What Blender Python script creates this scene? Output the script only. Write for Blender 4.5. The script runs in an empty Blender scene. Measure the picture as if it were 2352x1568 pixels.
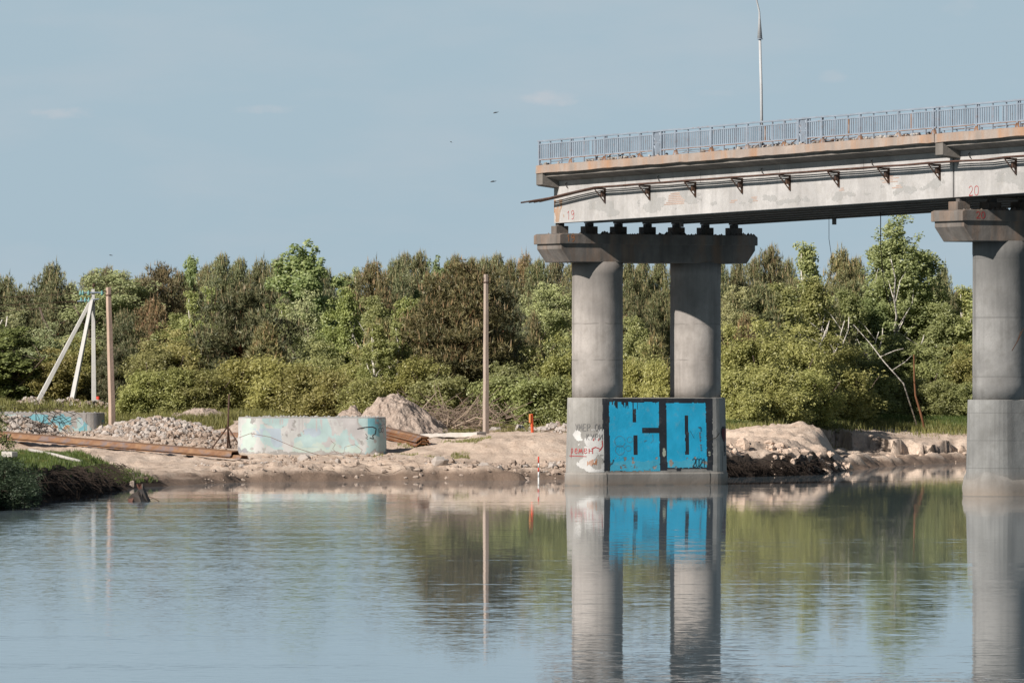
import bpy, bmesh, math, random
import numpy as np
from mathutils import Vector, Matrix
R = math.radians
SC = bpy.context.scene
COL = SC.collection
random.seed(7)
rs = np.random.RandomState(11)

# ---------------------------------------------------------------- camera constants (2352 px wide picture, metres in the world)
F, CX, HY, CH = 16640.0, 1176.0, 865.0, 4.8
def at(xd, yd, Y):
    """world point seen at (xd, yd) that stands Y metres from the camera"""
    return Vector(((xd - CX) * Y / F, Y, CH - (yd - HY) * Y / F))
def wx(xd, Y):
    return (xd - CX) * Y / F

# ---------------------------------------------------------------- noise
def _hash(ix, iy, seed):
    n = (ix.astype(np.int64) * 374761393 + iy.astype(np.int64) * 668265263 + seed * 974634777) & 0xffffffff
    n = ((n ^ (n >> 13)) * 1274126177) & 0xffffffff
    return ((n ^ (n >> 16)) & 0xffff) / 65535.0
def vnoise(x, y, seed=0):
    x = np.asarray(x, float); y = np.asarray(y, float)
    ix = np.floor(x); iy = np.floor(y); fx = x - ix; fy = y - iy
    fx = fx * fx * (3 - 2 * fx); fy = fy * fy * (3 - 2 * fy)
    a = _hash(ix, iy, seed); b = _hash(ix + 1, iy, seed); c = _hash(ix, iy + 1, seed); d = _hash(ix + 1, iy + 1, seed)
    return a + (b - a) * fx + (c - a) * fy + (a - b - c + d) * fx * fy
def fbm(x, y, seed=0, octv=4, gain=.5):
    s = 0; a = 1; t = 0
    for i in range(octv):
        s = s + a * vnoise(x * 2 ** i, y * 2 ** i, seed + i * 17); t += a; a *= gain
    return s / t
def sstep(x, a, b):
    t = np.clip((x - a) / (b - a), 0, 1); return t * t * (3 - 2 * t)

# ---------------------------------------------------------------- objects
def tag(o, label=None, cat=None, group=None, kind=None):
    if label: o['label'] = label
    if cat: o['category'] = cat
    if group: o['group'] = group
    if kind: o['kind'] = kind
    return o
def empty(name, loc, rz=0, **k):
    o = bpy.data.objects.new(name, None); COL.objects.link(o)
    o.empty_display_size = .3
    o.location = loc; o.rotation_euler = (0, 0, rz)
    return tag(o, **k)
def link(name, me, parent=None, loc=None, rz=0, **k):
    o = bpy.data.objects.new(name, me); COL.objects.link(o)
    if parent: o.parent = parent
    if loc is not None: o.location = loc
    if rz: o.rotation_euler = (0, 0, rz)
    return tag(o, **k)
def npmesh(name, v, loops, starts, mats, midx=None, smooth=False, tint=None):
    me = bpy.data.meshes.new(name)
    v = np.asarray(v, np.float32)
    me.vertices.add(len(v)); me.vertices.foreach_set('co', v.ravel())
    loops = np.asarray(loops, np.int32).ravel(); starts = np.asarray(starts, np.int32)
    me.loops.add(len(loops)); me.loops.foreach_set('vertex_index', loops)
    me.polygons.add(len(starts)); me.polygons.foreach_set('loop_start', starts)
    if midx is not None: me.polygons.foreach_set('material_index', np.asarray(midx, np.int32))
    me.polygons.foreach_set('use_smooth', np.full(len(starts), smooth, bool))
    for m in mats: me.materials.append(m)
    if tint is not None:
        a = me.attributes.new('tint', 'FLOAT', 'FACE'); a.data.foreach_set('value', np.asarray(tint, np.float32))
    me.update(calc_edges=True); me.validate()
    return me
def kmesh(name, v, f, mats, midx=None, smooth=False, tint=None):
    f = np.asarray(f, np.int32); k = f.shape[1]
    return npmesh(name, v, f, np.arange(len(f)) * k, mats, midx, smooth, tint)

class MB:
    """collects shapes for one mesh"""
    def __init__(s): s.v = []; s.f = []; s.m = []; s.sm = []
    def add(s, vs, fs, m=0, smooth=False):
        b = len(s.v); s.v += [tuple(x) for x in vs]
        for f in fs: s.f.append([i + b for i in f]); s.m.append(m); s.sm.append(smooth)
    def box(s, x0, x1, y0, y1, z0, z1, m=0, fn=None, n=(1, 1, 1)):
        nx, ny, nz = n
        if n == (1, 1, 1):
            vs = [(x, y, z) for x in (x0, x1) for y in (y0, y1) for z in (z0, z1)]
            fs = [(0, 1, 3, 2), (4, 6, 7, 5), (0, 4, 5, 1), (2, 3, 7, 6), (0, 2, 6, 4), (1, 5, 7, 3)]
            s.add([fn(*p) for p in vs] if fn else vs, fs, m); return
        idx = {}; vs = []; fs = []
        def V(i, j, k):
            if (i, j, k) not in idx:
                idx[(i, j, k)] = len(vs)
                p = (x0 + (x1 - x0) * i / nx, y0 + (y1 - y0) * j / ny, z0 + (z1 - z0) * k / nz)
                vs.append(fn(*p) if fn else p)
            return idx[(i, j, k)]
        for i in range(nx):
            for j in range(ny):
                fs.append((V(i, j, 0), V(i, j + 1, 0), V(i + 1, j + 1, 0), V(i + 1, j, 0)))
                fs.append((V(i, j, nz), V(i + 1, j, nz), V(i + 1, j + 1, nz), V(i, j + 1, nz)))
        for i in range(nx):
            for k in range(nz):
                fs.append((V(i, 0, k), V(i + 1, 0, k), V(i + 1, 0, k + 1), V(i, 0, k + 1)))
                fs.append((V(i, ny, k), V(i, ny, k + 1), V(i + 1, ny, k + 1), V(i + 1, ny, k)))
        for j in range(ny):
            for k in range(nz):
                fs.append((V(0, j, k), V(0, j, k + 1), V(0, j + 1, k + 1), V(0, j + 1, k)))
                fs.append((V(nx, j, k), V(nx, j + 1, k), V(nx, j + 1, k + 1), V(nx, j, k + 1)))
        s.add(vs, fs, m)
    def prism(s, poly, fn0, fn1, m=0, seg=1):
        """poly of 2-D points; fn0(a,b), fn1(a,b) give the two ends"""
        n = len(poly); vs = []
        for k in range(seg + 1):
            t = k / seg
            for p in poly:
                A = Vector(fn0(*p)); B = Vector(fn1(*p)); vs.append(A.lerp(B, t))
        fs = [tuple(range(n))[::-1], tuple(range(seg * n, seg * n + n))]
        for k in range(seg):
            for i in range(n):
                j = (i + 1) % n
                fs.append((k * n + i, k * n + j, (k + 1) * n + j, (k + 1) * n + i))
        s.add(vs, fs, m)
    def tube(s, pts, r, n=8, m=0, smooth=True, square=False):
        pts = [Vector(p) for p in pts]; N = len(pts)
        rr = r if isinstance(r, (list, tuple)) else [r] * N
        vs = []; up = Vector((.013, .021, 1)); prevx = None
        for i, p in enumerate(pts):
            d = (pts[min(i + 1, N - 1)] - pts[max(i - 1, 0)]).normalized()
            if prevx is None:
                x = d.cross(up)
                if x.length < .05: x = d.cross(Vector((1, .1, 0)))
                x.normalize()
            else:
                x = (prevx - d * prevx.dot(d)).normalized()
            prevx = x; y = d.cross(x)
            for k in range(n):
                a = 2 * math.pi * (k + (.5 if square else 0)) / n
                vs.append(p + (x * math.cos(a) + y * math.sin(a)) * rr[i])
        fs = [tuple(range(n)), tuple(range((N - 1) * n, N * n))[::-1]]
        for i in range(N - 1):
            for k in range(n):
                j = (k + 1) % n
                fs.append((i * n + k, (i + 1) * n + k, (i + 1) * n + j, i * n + j))
        s.add(vs, fs, m, smooth)
    def loft(s, rings, m=0, smooth=False, cap=True):
        n = len(rings[0]); vs = [p for r in rings for p in r]; fs = []
        for i in range(len(rings) - 1):
            for k in range(n):
                j = (k + 1) % n
                fs.append((i * n + k, i * n + j, (i + 1) * n + j, (i + 1) * n + k))
        b0 = len(s.v)
        s.add(vs, fs, m, smooth)
        if cap:
            s.f.append([b0 + i for i in range(n)][::-1]); s.m.append(m); s.sm.append(False)
            t = (len(rings) - 1) * n
            s.f.append([b0 + t + i for i in range(n)]); s.m.append(m); s.sm.append(False)
    def build(s, name, mats, parent=None, bevel=0, **k):
        if not isinstance(mats, (list, tuple)): mats = [mats]
        st = []; lp = []
        for f in s.f: st.append(len(lp)); lp += f
        me = npmesh(name, s.v, lp, st, mats, s.m)
        me.polygons.foreach_set('use_smooth', np.array(s.sm, bool))
        bm = bmesh.new(); bm.from_mesh(me); bmesh.ops.recalc_face_normals(bm, faces=bm.faces[:]); bm.to_mesh(me); bm.free()
        o = link(name, me, parent, **k)
        if bevel:
            b = o.modifiers.new('edge', 'BEVEL'); b.width = bevel; b.segments = 2; b.limit_method = 'ANGLE'; b.angle_limit = R(50)
        return o
def absorb(o, mb, mats):
    """surface pattern joins the mesh of the part it lies on"""
    if not isinstance(mats, (list, tuple)): mats = [mats]
    me = o.data; b = len(me.materials)
    for m in mats: me.materials.append(m)
    bm = bmesh.new(); bm.from_mesh(me)
    vs = [bm.verts.new(v) for v in mb.v]
    for f, m in zip(mb.f, mb.m):
        try: fc = bm.faces.new([vs[i] for i in f]); fc.material_index = b + m
        except ValueError: pass
    bm.to_mesh(me); bm.free()
def copy_tree(o, parent=None):
    c = o.copy(); COL.objects.link(c); c.parent = parent
    for ch in list(o.children): copy_tree(ch, c)
    return c

# ---------------------------------------------------------------- materials
class NT:
    def __init__(s, name):
        s.mat = bpy.data.materials.new(name); s.mat.use_nodes = True
        s.t = s.mat.node_tree; s.t.nodes.clear()
        s.out = s.t.nodes.new('ShaderNodeOutputMaterial')
    def n(s, typ, ins=None, **props):
        nd = s.t.nodes.new('ShaderNode' + typ)
        for k, v in props.items(): setattr(nd, k, v)
        for k, v in (ins or {}).items():
            sock = nd.inputs[k]
            if isinstance(v, bpy.types.NodeSocket): s.t.links.new(v, sock)
            else: sock.default_value = v
        return nd
    def co(s): 
        if not hasattr(s, '_co'): s._co = s.n('TexCoord').outputs['Object']
        return s._co
    def noise(s, scale, detail=4, stretch=None, rough=.55, off=(0, 0, 0)):
        v = s.co()
        if stretch or off != (0, 0, 0): v = s.n('Mapping', {'Vector': v, 'Scale': stretch or (1, 1, 1), 'Location': off}).outputs[0]
        return s.n('TexNoise', {'Vector': v, 'Scale': scale, 'Detail': detail, 'Roughness': rough}).outputs['Fac']
    def ramp(s, fac, stops):
        nd = s.n('ValToRGB', {'Fac': fac}); e = nd.color_ramp.elements
        while len(e) < len(stops): e.new(.5)
        for i, (p, c) in enumerate(stops):
            e[i].position = p; e[i].color = (c, c, c, 1) if isinstance(c, (int, float)) else (*c, 1)
        return nd.outputs[0]
    def mix(s, fac, a, b, mode='MIX'):
        nd = s.n('Mix', data_type='RGBA', blend_type=mode)
        for k, v in ((0, fac), (6, a), (7, b)):
            if isinstance(v, bpy.types.NodeSocket): s.t.links.new(v, nd.inputs[k])
            else: nd.inputs[k].default_value = v if isinstance(v, (int, float)) else (*v, 1)
        return nd.outputs[2]
    def math(s, op, a, b=0, clamp=False):
        nd = s.n('Math', {0: a, 1: b}, operation=op, use_clamp=clamp); return nd.outputs[0]
    def z(s):
        return s.n('SeparateXYZ', {0: s.co()}).outputs[2]
    def fin(s, col, rough=.85, bump=None, bstr=.4, bdist=.02, metal=0, spec=.3):
        p = s.n('BsdfPrincipled', {'Roughness': rough, 'Metallic': metal, 'Specular IOR Level': spec})
        if isinstance(col, bpy.types.NodeSocket): s.t.links.new(col, p.inputs['Base Color'])
        else: p.inputs['Base Color'].default_value = (*col, 1)
        if bump is not None:
            b = s.n('Bump', {'Height': bump, 'Strength': bstr, 'Distance': bdist}); s.t.links.new(b.outputs[0], p.inputs['Normal'])
        s.t.links.new(p.outputs[0], s.out.inputs[0]); return s.mat

def concrete(name, col, dark=.55, streak=.5, rust=0, rustcol=(.36, .17, .075), bscale=14, tide=None, lines=0, rustlo=.5, top=None, rings=()):
    t = NT(name)
    big = t.noise(.55, 5, off=(3.1, 1.7, 0)); fine = t.noise(bscale, 6, rough=.7); mid = t.noise(2.6, 5)
    c = t.mix(t.ramp(big, [(.3, 0), (.72, 1)]), tuple(x * (dark + .1) for x in col), tuple(min(1, x * 1.08) for x in col))
    st = t.noise(2.2, 5, stretch=(1, 1, .07))
    c = t.mix(t.math('MULTIPLY', t.ramp(st, [(.48, 0), (.7, 1)]), streak), c, tuple(x * dark * .75 for x in col))
    c = t.mix(t.math('MULTIPLY', t.ramp(mid, [(.5, 0), (.75, 1)]), .45), c, tuple(x * dark for x in (col[0] * 1.03, col[1], col[2] * .93)))
    c = t.mix(t.math('MULTIPLY', t.ramp(fine, [(.35, 1), (.62, 0)]), .3), c, tuple(x * .6 for x in col))
    if rust:
        rn = t.noise(1.1, 6, stretch=(1, 1, .22), rough=.65, off=(9, 4, 2))
        c = t.mix(t.math('MULTIPLY', t.ramp(rn, [(rustlo - .08, 0), (rustlo + .14, 1)]), rust), c, rustcol)
    if tide:
        z0, z1, tc = tide
        zz = t.math('ADD', t.z(), t.math('MULTIPLY', mid, .12))
        c = t.mix(t.n('MapRange', {0: zz, 1: z0, 2: z1, 3: .8, 4: 0}).outputs[0], c, tc)
    h = t.math('ADD', t.math('MULTIPLY', fine, .5), t.math('MULTIPLY', mid, 1.0))
    for zr in rings:                                          # broken casting joints
        dz = t.math('ABSOLUTE', t.math('SUBTRACT', t.math('ADD', t.z(), t.math('MULTIPLY', mid, .12)), zr))
        jm = t.math('MULTIPLY', t.math('LESS_THAN', dz, .03), t.ramp(t.noise(1.7, 3, off=(zr, 2, 1)), [(.42, 0), (.55, 1)]))
        c = t.mix(t.math('MULTIPLY', jm, .6), c, tuple(x * .4 for x in col))
    if top:                                                   # run-off creeping down from the crosshead, with the shade under it painted in
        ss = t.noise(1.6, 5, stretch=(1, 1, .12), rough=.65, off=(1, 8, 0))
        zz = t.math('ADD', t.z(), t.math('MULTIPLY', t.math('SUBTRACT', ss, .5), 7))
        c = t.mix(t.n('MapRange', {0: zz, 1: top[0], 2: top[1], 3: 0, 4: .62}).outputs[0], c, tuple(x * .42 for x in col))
    if lines:
        w = t.math('FRACT', t.math('MULTIPLY', t.z(), lines))
        ln = t.math('LESS_THAN', w, .025)
        c = t.mix(t.math('MULTIPLY', ln, .45), c, tuple(x * .45 for x in col))
        h = t.math('SUBTRACT', h, t.math('MULTIPLY', ln, .8))
    return t.fin(c, .92, h, .55, .03, spec=.2)

def paint(name, col, dirt=(.25, .24, .22), amt=.35, scale=5, rough=.6):
    t = NT(name)
    a = t.noise(scale, 6, rough=.65); b = t.noise(1.1, 4); f = t.noise(30, 3)
    c = t.mix(t.ramp(b, [(.3, 0), (.7, 1)]), tuple(x * .84 for x in col), tuple(min(1, x * 1.1 + .01) for x in col))
    c = t.mix(t.math('MULTIPLY', t.ramp(a, [(.56, 0), (.74, 1)]), amt), c, dirt)
    return t.fin(c, rough, t.math('ADD', f, a), .5, .02, spec=.3)

def rusty(name, col=(.17, .085, .048), col2=(.30, .18, .10), grey=.75, greycol=(.17, .15, .16)):
    t = NT(name)
    a = t.noise(3, 6, stretch=(.35, 1, 1), rough=.65); b = t.noise(25, 4); g = t.noise(1.3, 4, stretch=(.25, 1.5, 1.5), off=(5, 2, 1))
    c = t.mix(t.ramp(a, [(.3, 0), (.7, 1)]), col, col2)
    c = t.mix(t.math('MULTIPLY', t.ramp(g, [(.5, 0), (.62, 1)]), grey), c, greycol)
    c = t.mix(t.math('MULTIPLY', b, .3), c, tuple(x * .5 for x in col))
    return t.fin(c, .75, b, .3, .01, spec=.3)

def leafmat(name, a, b, trans=.3, tcol=None):
    trans = min(.5, trans * 1.4)
    t = NT(name)
    at_ = t.n('Attribute', attribute_name='tint').outputs['Fac']
    c = t.mix(at_, a, b)
    oi = t.n('ObjectInfo')
    c = t.mix(1.0, c, oi.outputs['Color'], 'MULTIPLY')
    hv = t.n('HueSaturation', {'Hue': t.n('MapRange', {0: oi.outputs['Random'], 1: 0, 2: 1, 3: .488, 4: .512}).outputs[0],
                               'Value': t.n('MapRange', {0: oi.outputs['Random'], 1: 0, 2: 1, 3: .9, 4: 1.12}).outputs[0], 'Color': c}).outputs[0]
    d = t.n('BsdfDiffuse', {'Color': hv}); tr = t.n('BsdfTranslucent', {'Color': t.mix(.5, hv, tcol or b)})
    m = t.n('MixShader', {0: trans, 1: d.outputs[0], 2: tr.outputs[0]})
    gl = t.n('BsdfGlossy', {'Color': (.9, .9, .9, 1), 'Roughness': .5})
    m = t.n('MixShader', {0: .03, 1: m.outputs[0], 2: gl.outputs[0]})
    t.t.links.new(m.outputs[0], t.out.inputs[0]); return t.mat
# ================================================================ camera, sun, sky
cam = bpy.data.cameras.new('camera'); camo = bpy.data.objects.new('camera', cam); COL.objects.link(camo)
camo.location = (0, 0, CH); camo.rotation_euler = (R(90), 0, 0)
cam.lens = F / 2352 * 36; cam.sensor_width = 36; cam.shift_y = (HY - 784) / 2352
cam.clip_start = 1; cam.clip_end = 9000
SC.camera = camo
SC.view_settings.view_transform = 'Standard'; SC.view_settings.look = 'None'
SC.view_settings.exposure = .4; SC.view_settings.gamma = 1
SC.cycles.max_bounces = 8; SC.cycles.diffuse_bounces = 6; SC.cycles.transmission_bounces = 6; SC.cycles.transparent_max_bounces = 4
SC.cycles.caustics_reflective = False; SC.cycles.caustics_refractive = False

SUN_AZ, SUN_EL = 45, 31            # degrees: left of straight behind the camera, above the horizon
tosun = Vector((-math.sin(R(SUN_AZ)) * math.cos(R(SUN_EL)), -math.cos(R(SUN_AZ)) * math.cos(R(SUN_EL)), math.sin(R(SUN_EL))))
sl = bpy.data.lights.new('sun', 'SUN'); sl.energy = 5.0; sl.angle = R(.5); sl.color = (1, .93, .855)
so = bpy.data.objects.new('sun', sl); COL.objects.link(so); so.rotation_euler = tosun.to_track_quat('Z', 'Y').to_euler()
so.location = (-60, -60, 80)

w = bpy.data.worlds.new('World'); SC.world = w; w.use_nodes = True
wt = w.node_tree; wt.nodes.clear()
def wn(typ, ins=None, **pr):
    nd = wt.nodes.new('ShaderNode' + typ)
    for k, v in pr.items(): setattr(nd, k, v)
    for k, v in (ins or {}).items():
        if isinstance(v, bpy.types.NodeSocket): wt.links.new(v, nd.inputs[k])
        else: nd.inputs[k].default_value = v
    return nd
sky = wn('TexSky', sky_type='NISHITA', sun_disc=False, sun_elevation=R(SUN_EL), sun_rotation=R(180 + SUN_AZ),
         air_density=1.0, dust_density=.2, ozone_density=3.0, altitude=100)
hsv0 = wn('HueSaturation', {'Hue': .5, 'Saturation': .85, 'Value': .3, 'Color': sky.outputs[0]})
# pale summer haze low in the sky
_sz = wn('SeparateXYZ', {0: wn('TexCoord').outputs['Generated']})
hz_ = wn('MapRange', {0: _sz.outputs[2], 1: .1, 2: .28, 3: .92, 4: .05})
hsv = wn('Mix', data_type='RGBA')
wt.links.new(hz_.outputs[0], hsv.inputs[0]); wt.links.new(hsv0.outputs[0], hsv.inputs[6]); hsv.inputs[7].default_value = (4.0, 5.27, 6.15, 1)
# thin broken veil of cloud low over the wood: noise on the direction, a few denser streaks
gen = wn('TexCoord').outputs['Generated']
mp = wn('Mapping', {'Vector': gen, 'Scale': (26, 26, 95)})
nz = wn('TexNoise', {'Vector': mp.outputs[0], 'Scale': 1.0, 'Detail': 5, 'Roughness': .55})
rp = wn('MapRange', {0: nz.outputs['Fac'], 1: .45, 2: .75, 3: 0, 4: .22})
fac = rp.outputs[0]
sp = wn('SeparateXYZ', {0: gen})
edge = wn('TexNoise', {'Vector': wn('Mapping', {'Vector': gen, 'Scale': (420, 420, 900)}).outputs[0], 'Scale': 1.0, 'Detail': 4})
for (xd, yd, sx, sz, amp) in ((140, 262, 85, 15, .38), (615, 252, 95, 12, .3), (1265, 228, 75, 20, .42), (1640, 215, 60, 10, .16), (1915, 178, 40, 16, .22), (2200, 20, 50, 25, .12)):
    ux, uz = (xd - CX) / F, (HY - yd) / F
    dx = wn('Math', {0: wn('Math', {0: sp.outputs[0], 1: ux}, operation='SUBTRACT').outputs[0], 1: F / sx}, operation='MULTIPLY').outputs[0]
    dz = wn('Math', {0: wn('Math', {0: sp.outputs[2], 1: uz}, operation='SUBTRACT').outputs[0], 1: F / sz}, operation='MULTIPLY').outputs[0]
    r2 = wn('Math', {0: wn('Math', {0: dx, 1: dx}, operation='MULTIPLY').outputs[0], 1: wn('Math', {0: dz, 1: dz}, operation='MULTIPLY').outputs[0]}, operation='ADD').outputs[0]
    r2 = wn('Math', {0: r2, 1: wn('Math', {0: edge.outputs['Fac'], 1: 2.4}, operation='MULTIPLY').outputs[0]}, operation='ADD').outputs[0]
    g = wn('MapRange', {0: r2, 1: .7, 2: 2.4, 3: amp, 4: 0}, interpolation_type='SMOOTHSTEP').outputs[0]
    fy = wn('Math', {0: g, 1: wn('Math', {0: sp.outputs[1], 1: 0}, operation='GREATER_THAN').outputs[0]}, operation='MULTIPLY').outputs[0]
    fac = wn('Math', {0: fac, 1: fy}, operation='ADD', use_clamp=True).outputs[0]
CLOUD = (5.9, 5.85, 6.1, 1)
cm = wn('Mix', data_type='RGBA')
wt.links.new(fac, cm.inputs[0]); wt.links.new(hsv.outputs[2], cm.inputs[6]); cm.inputs[7].default_value = CLOUD
bg = wn('Background', {'Color': cm.outputs[2], 'Strength': .0772})
wo = wn('OutputWorld'); wt.links.new(bg.outputs[0], wo.inputs[0])

# ================================================================ terrain
shore = [(-1500, 120), (-120, 190), (-40, 215), (-24, 240), (-19.2, 258), (-18.3, 268), (-17.9, 278), (-17.1, 290), (-16.6, 305), (-15.9, 315), (-14.2, 323),
         (-11.5, 331), (-6, 334), (0, 336), (6, 341), (10.5, 346), (14.4, 353), (17.3, 371), (20.4, 389), (24.9, 405), (32, 425), (45, 445), (90, 480), (1500, 620)]
shx = np.array([p[0] for p in shore], float); shy = np.array([p[1] for p in shore], float)
# resample the shoreline for the distance test
_t = np.concatenate([np.linspace(i, i + 1, 24, endpoint=False) for i in range(len(shore) - 1)])
_px = np.interp(_t, range(len(shore)), shx); _py = np.interp(_t, range(len(shore)), shy)
PROF_D = [-60, -6, 0, .8, 2.5, 8, 17, 30, 45, 62, 120, 4000]
PROF_Z = [-2.5, -1.2, 0, .32, .55, .72, .95, 1.9, 2.4, 2.9, 3.1, 3.1]
CTRL = [(717, 1052, 348), (560, 1047, 349), (880, 1041, 350), (1116, 996, 365), (940, 1004, 362), (255, 990, 375), (213, 932, 400), (80, 929, 400), (150, 936, 398),
        (20, 1016, 354), (550, 1056, 343), (300, 1034, 347), (100, 1003, 376), (240, 1000, 376), (400, 978, 382), (420, 942, 392), (1221, 997, 362), (1290, 985, 368),
        (1750, 990, 388), (1700, 1038, 353), (1850, 1000, 380), (1900, 1043, 366), (2000, 997, 413), (2120, 997, 419), (2220, 997, 424), (2100, 974, 432), (2220, 972, 438), (2000, 976, 427), (1900, 976, 412), (2050, 1040, 400),
        (2180, 1036, 411), (500, 950, 388), (1000, 960, 388), (1000, 988, 372), (60, 1062, 285), (200, 1064, 297), (270, 1078, 304), (1850, 972, 412), (1700, 979, 400), (1480, 975, 385)]
_c = np.array([tuple(at(*c)) for c in CTRL])
def shore_dist(X, Y):
    X = np.asarray(X, float); Y = np.asarray(Y, float)
    jx = (fbm(X * .5, Y * .5, 5, 4) - .5) * 1.1; jy = (fbm(X * .45, Y * .45, 8, 4) - .5) * 3.2
    x = (X + jx).ravel(); y = (Y + jy).ravel()
    d = np.full(x.shape, 1e9)
    for i in range(0, len(_px) - 1):
        ax, ay, bx, by = _px[i], _py[i], _px[i + 1], _py[i + 1]
        dx, dy = bx - ax, by - ay; L = dx * dx + dy * dy + 1e-9
        t = np.clip(((x - ax) * dx + (y - ay) * dy) / L, 0, 1)
        d = np.minimum(d, (x - ax - t * dx) ** 2 + (y - ay - t * dy) ** 2)
    d = np.sqrt(d) * np.where(y > np.interp(x, shx, shy), 1, -1)
    return d.reshape(X.shape)
def base_z(X, Y, d):
    return np.interp(d, PROF_D, PROF_Z)
_res = _c[:, 2] - base_z(_c[:, 0], _c[:, 1], shore_dist(_c[:, 0], _c[:, 1]))
def terrain(X, Y):
    X = np.asarray(X, float); Y = np.asarray(Y, float)
    d = shore_dist(X, Y); Z = base_z(X, Y, d)
    num = 0; den = 1e-3
    for (cx, cy, cz), r in zip(_c, _res):
        g = np.exp(-(((X - cx) / 3.2) ** 2 + ((Y - cy) / 9) ** 2)); num = num + g * r; den = den + g
    Z = Z + sstep(d, .15, 2.2) * num / np.maximum(den, .35)
    land = sstep(d, -.3, 1.5)
    # lumps, ruts and crumbled sand
    Z = Z + land * ((fbm(X * .33, Y * .22, 21, 4) - .5) * .28 + (fbm(X * 1.3, Y * .9, 23, 4) - .5) * .22)
    # broken edge along the water: ledges
    lip = sstep(d, .0, .4) * (1 - sstep(d, 1.5, 6)) * sstep(X, -15.5, -13)
    Z = Z + lip * ((np.abs(fbm(X * .3, Y * .6, 31, 4) - .5) * 2) ** .7 * .5 - .1)
    # steep bank on the right of the pier, topped by sand
    rb = sstep(X, 9, 10.2) * (1 - sstep(X, 15.5, 17)) * sstep(d, .35, .8) * (1 - sstep(d, 4, 9))
    Z = Z + rb * (.38 + .5 * (fbm(X * 1.1, Y * .8, 41, 4) - .35))
    # undercut grass bank on the left
    lb0 = (1 - sstep(X, -16.2, -14.5)) * (1 - .9 * sstep(Y, 288, 318)) * (1 - sstep(Y, 312, 322)) * (1 - sstep(d, 6, 14)) * (.82 + .4 * fbm(X * .8, Y * .4, 44, 3))
    _bk = lb0 * 1.3 * sstep(d, .08, .6); Z = np.where(_bk > .03, np.maximum(Z, _bk), Z)
    # second little cliff on the right
    Yc = 409.5 + (fbm(X * .6, X * 0, 51, 4) - .5) * 9 + (X - 18) * .5
    cl = sstep(X, 16.2, 17.4) * (1 - sstep(X, 60, 70)) * sstep(d, .5, 2) * (1 - sstep(Y, Yc - .5, Yc))
    low = .34 + .68 * sstep(d, .5, 13) + (fbm(X * .8, Y * .6, 53, 4) - .5) * .3
    Z = Z * (1 - cl) + np.minimum(Z, low) * cl
    # washed-out strata near the water and crumbs everywhere on the sand
    q = .2 + .08 * (fbm(X * .2, Y * .2, 61, 2) - .5); ph = Z / q + (fbm(X * .7, Y * .35, 62, 4) - .5) * 1.6; fr = ph - np.floor(ph)
    zq = Z + q * (sstep(fr, .62, 1) - fr)
    tr = sstep(d, .2, .8) * (1 - sstep(d, 7, 13)) * .85
    Z = Z + (zq - Z) * tr
    fine = (np.abs(X) < 45) & (Y < 460)
    Z = Z + np.where(fine, sstep(d, .2, 1) * ((fbm(X * 3.1, Y * 1.6, 63, 3) - .5) * .13 + np.clip(fbm(X * 1.9, Y * 1.1, 64, 4) - .6, 0, 1) * .5), 0)
    return Z
def zt(x, y): return float(terrain(np.array([x]), np.array([y]))[0])

def lines(a, b, step, lo, hi, g=1.35):
    v = list(np.arange(a, b, step)); s = step; x = a
    left = []
    while x > lo: s *= g; x -= s; left.append(max(x, lo))
    s = step; x = v[-1]; right = []
    while x < hi: s *= g; x += s; right.append(min(x, hi))
    return np.array(left[::-1] + v + right)
gx = lines(-33, 36, .17, -3000, 3000); gy = np.concatenate([lines(252, 392, .42, -400, 392)[:-1], lines(392.4, 450, .9, 392.3, 6000)[1:]])
GX, GY = np.meshgrid(gx, gy)
GZ = terrain(GX, GY)
nx, ny = len(gx), len(gy)
V = np.stack([GX.ravel(), GY.ravel(), GZ.ravel()], 1)
ii = (np.arange(ny - 1)[:, None] * nx + np.arange(nx - 1)[None, :]).ravel()
Fq = np.stack([ii, ii + 1, ii + 1 + nx, ii + nx], 1)

t = NT('sandy_ground')
n1 = t.noise(.35, 6); n2 = t.noise(2.2, 6, rough=.65); n3 = t.noise(11, 5, rough=.7); n4 = t.noise(.12, 3, off=(4, 9, 0))
c = t.mix(t.ramp(n1, [(.3, 0), (.7, 1)]), (.54, .425, .335), (.71, .59, .485))
c = t.mix(t.math('MULTIPLY', t.ramp(n2, [(.5, 0), (.72, 1)]), .55), c, (.42, .30, .225))
c = t.mix(t.math('MULTIPLY', t.ramp(n3, [(.36, 1), (.58, 0)]), .5), c, (.30, .21, .155))
n5 = t.noise(.9, 5, stretch=(1, .5, 1), rough=.7, off=(8, 1, 0))
c = t.mix(t.math('MULTIPLY', t.ramp(n5, [(.55, 0), (.66, 1)]), .45), c, (.36, .27, .20))
zz = t.math('ADD', t.z(), t.math('MULTIPLY', t.math('SUBTRACT', n1, .5), .9))
zz = t.math('ADD', zz, t.math('MULTIPLY', n2, .3))
wet = t.n('MapRange', {0: zz, 1: .42, 2: .78, 3: 1, 4: 0}).outputs[0]
c = t.mix(t.math('MULTIPLY', wet, .85), c, (.13, .09, .066))
ga = t.n('Attribute', attribute_name='grass').outputs['Fac']
gr = t.ramp(t.math('ADD', ga, t.math('MULTIPLY', t.math('SUBTRACT', n2, .5), .9)), [(.4, 0), (.6, 1)])
c = t.mix(gr, c, t.mix(n3, (.10, .11, .03), (.24, .22, .08)))
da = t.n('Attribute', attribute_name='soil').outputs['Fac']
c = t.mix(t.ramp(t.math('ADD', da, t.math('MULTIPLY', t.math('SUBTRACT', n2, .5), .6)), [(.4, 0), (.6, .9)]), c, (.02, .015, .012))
ground_mat = t.fin(c, .95, t.math('ADD', t.math('MULTIPLY', n3, .4), n2), .7, .12, spec=.15)
me = kmesh('ground', V, Fq, [ground_mat], smooth=True)
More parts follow.
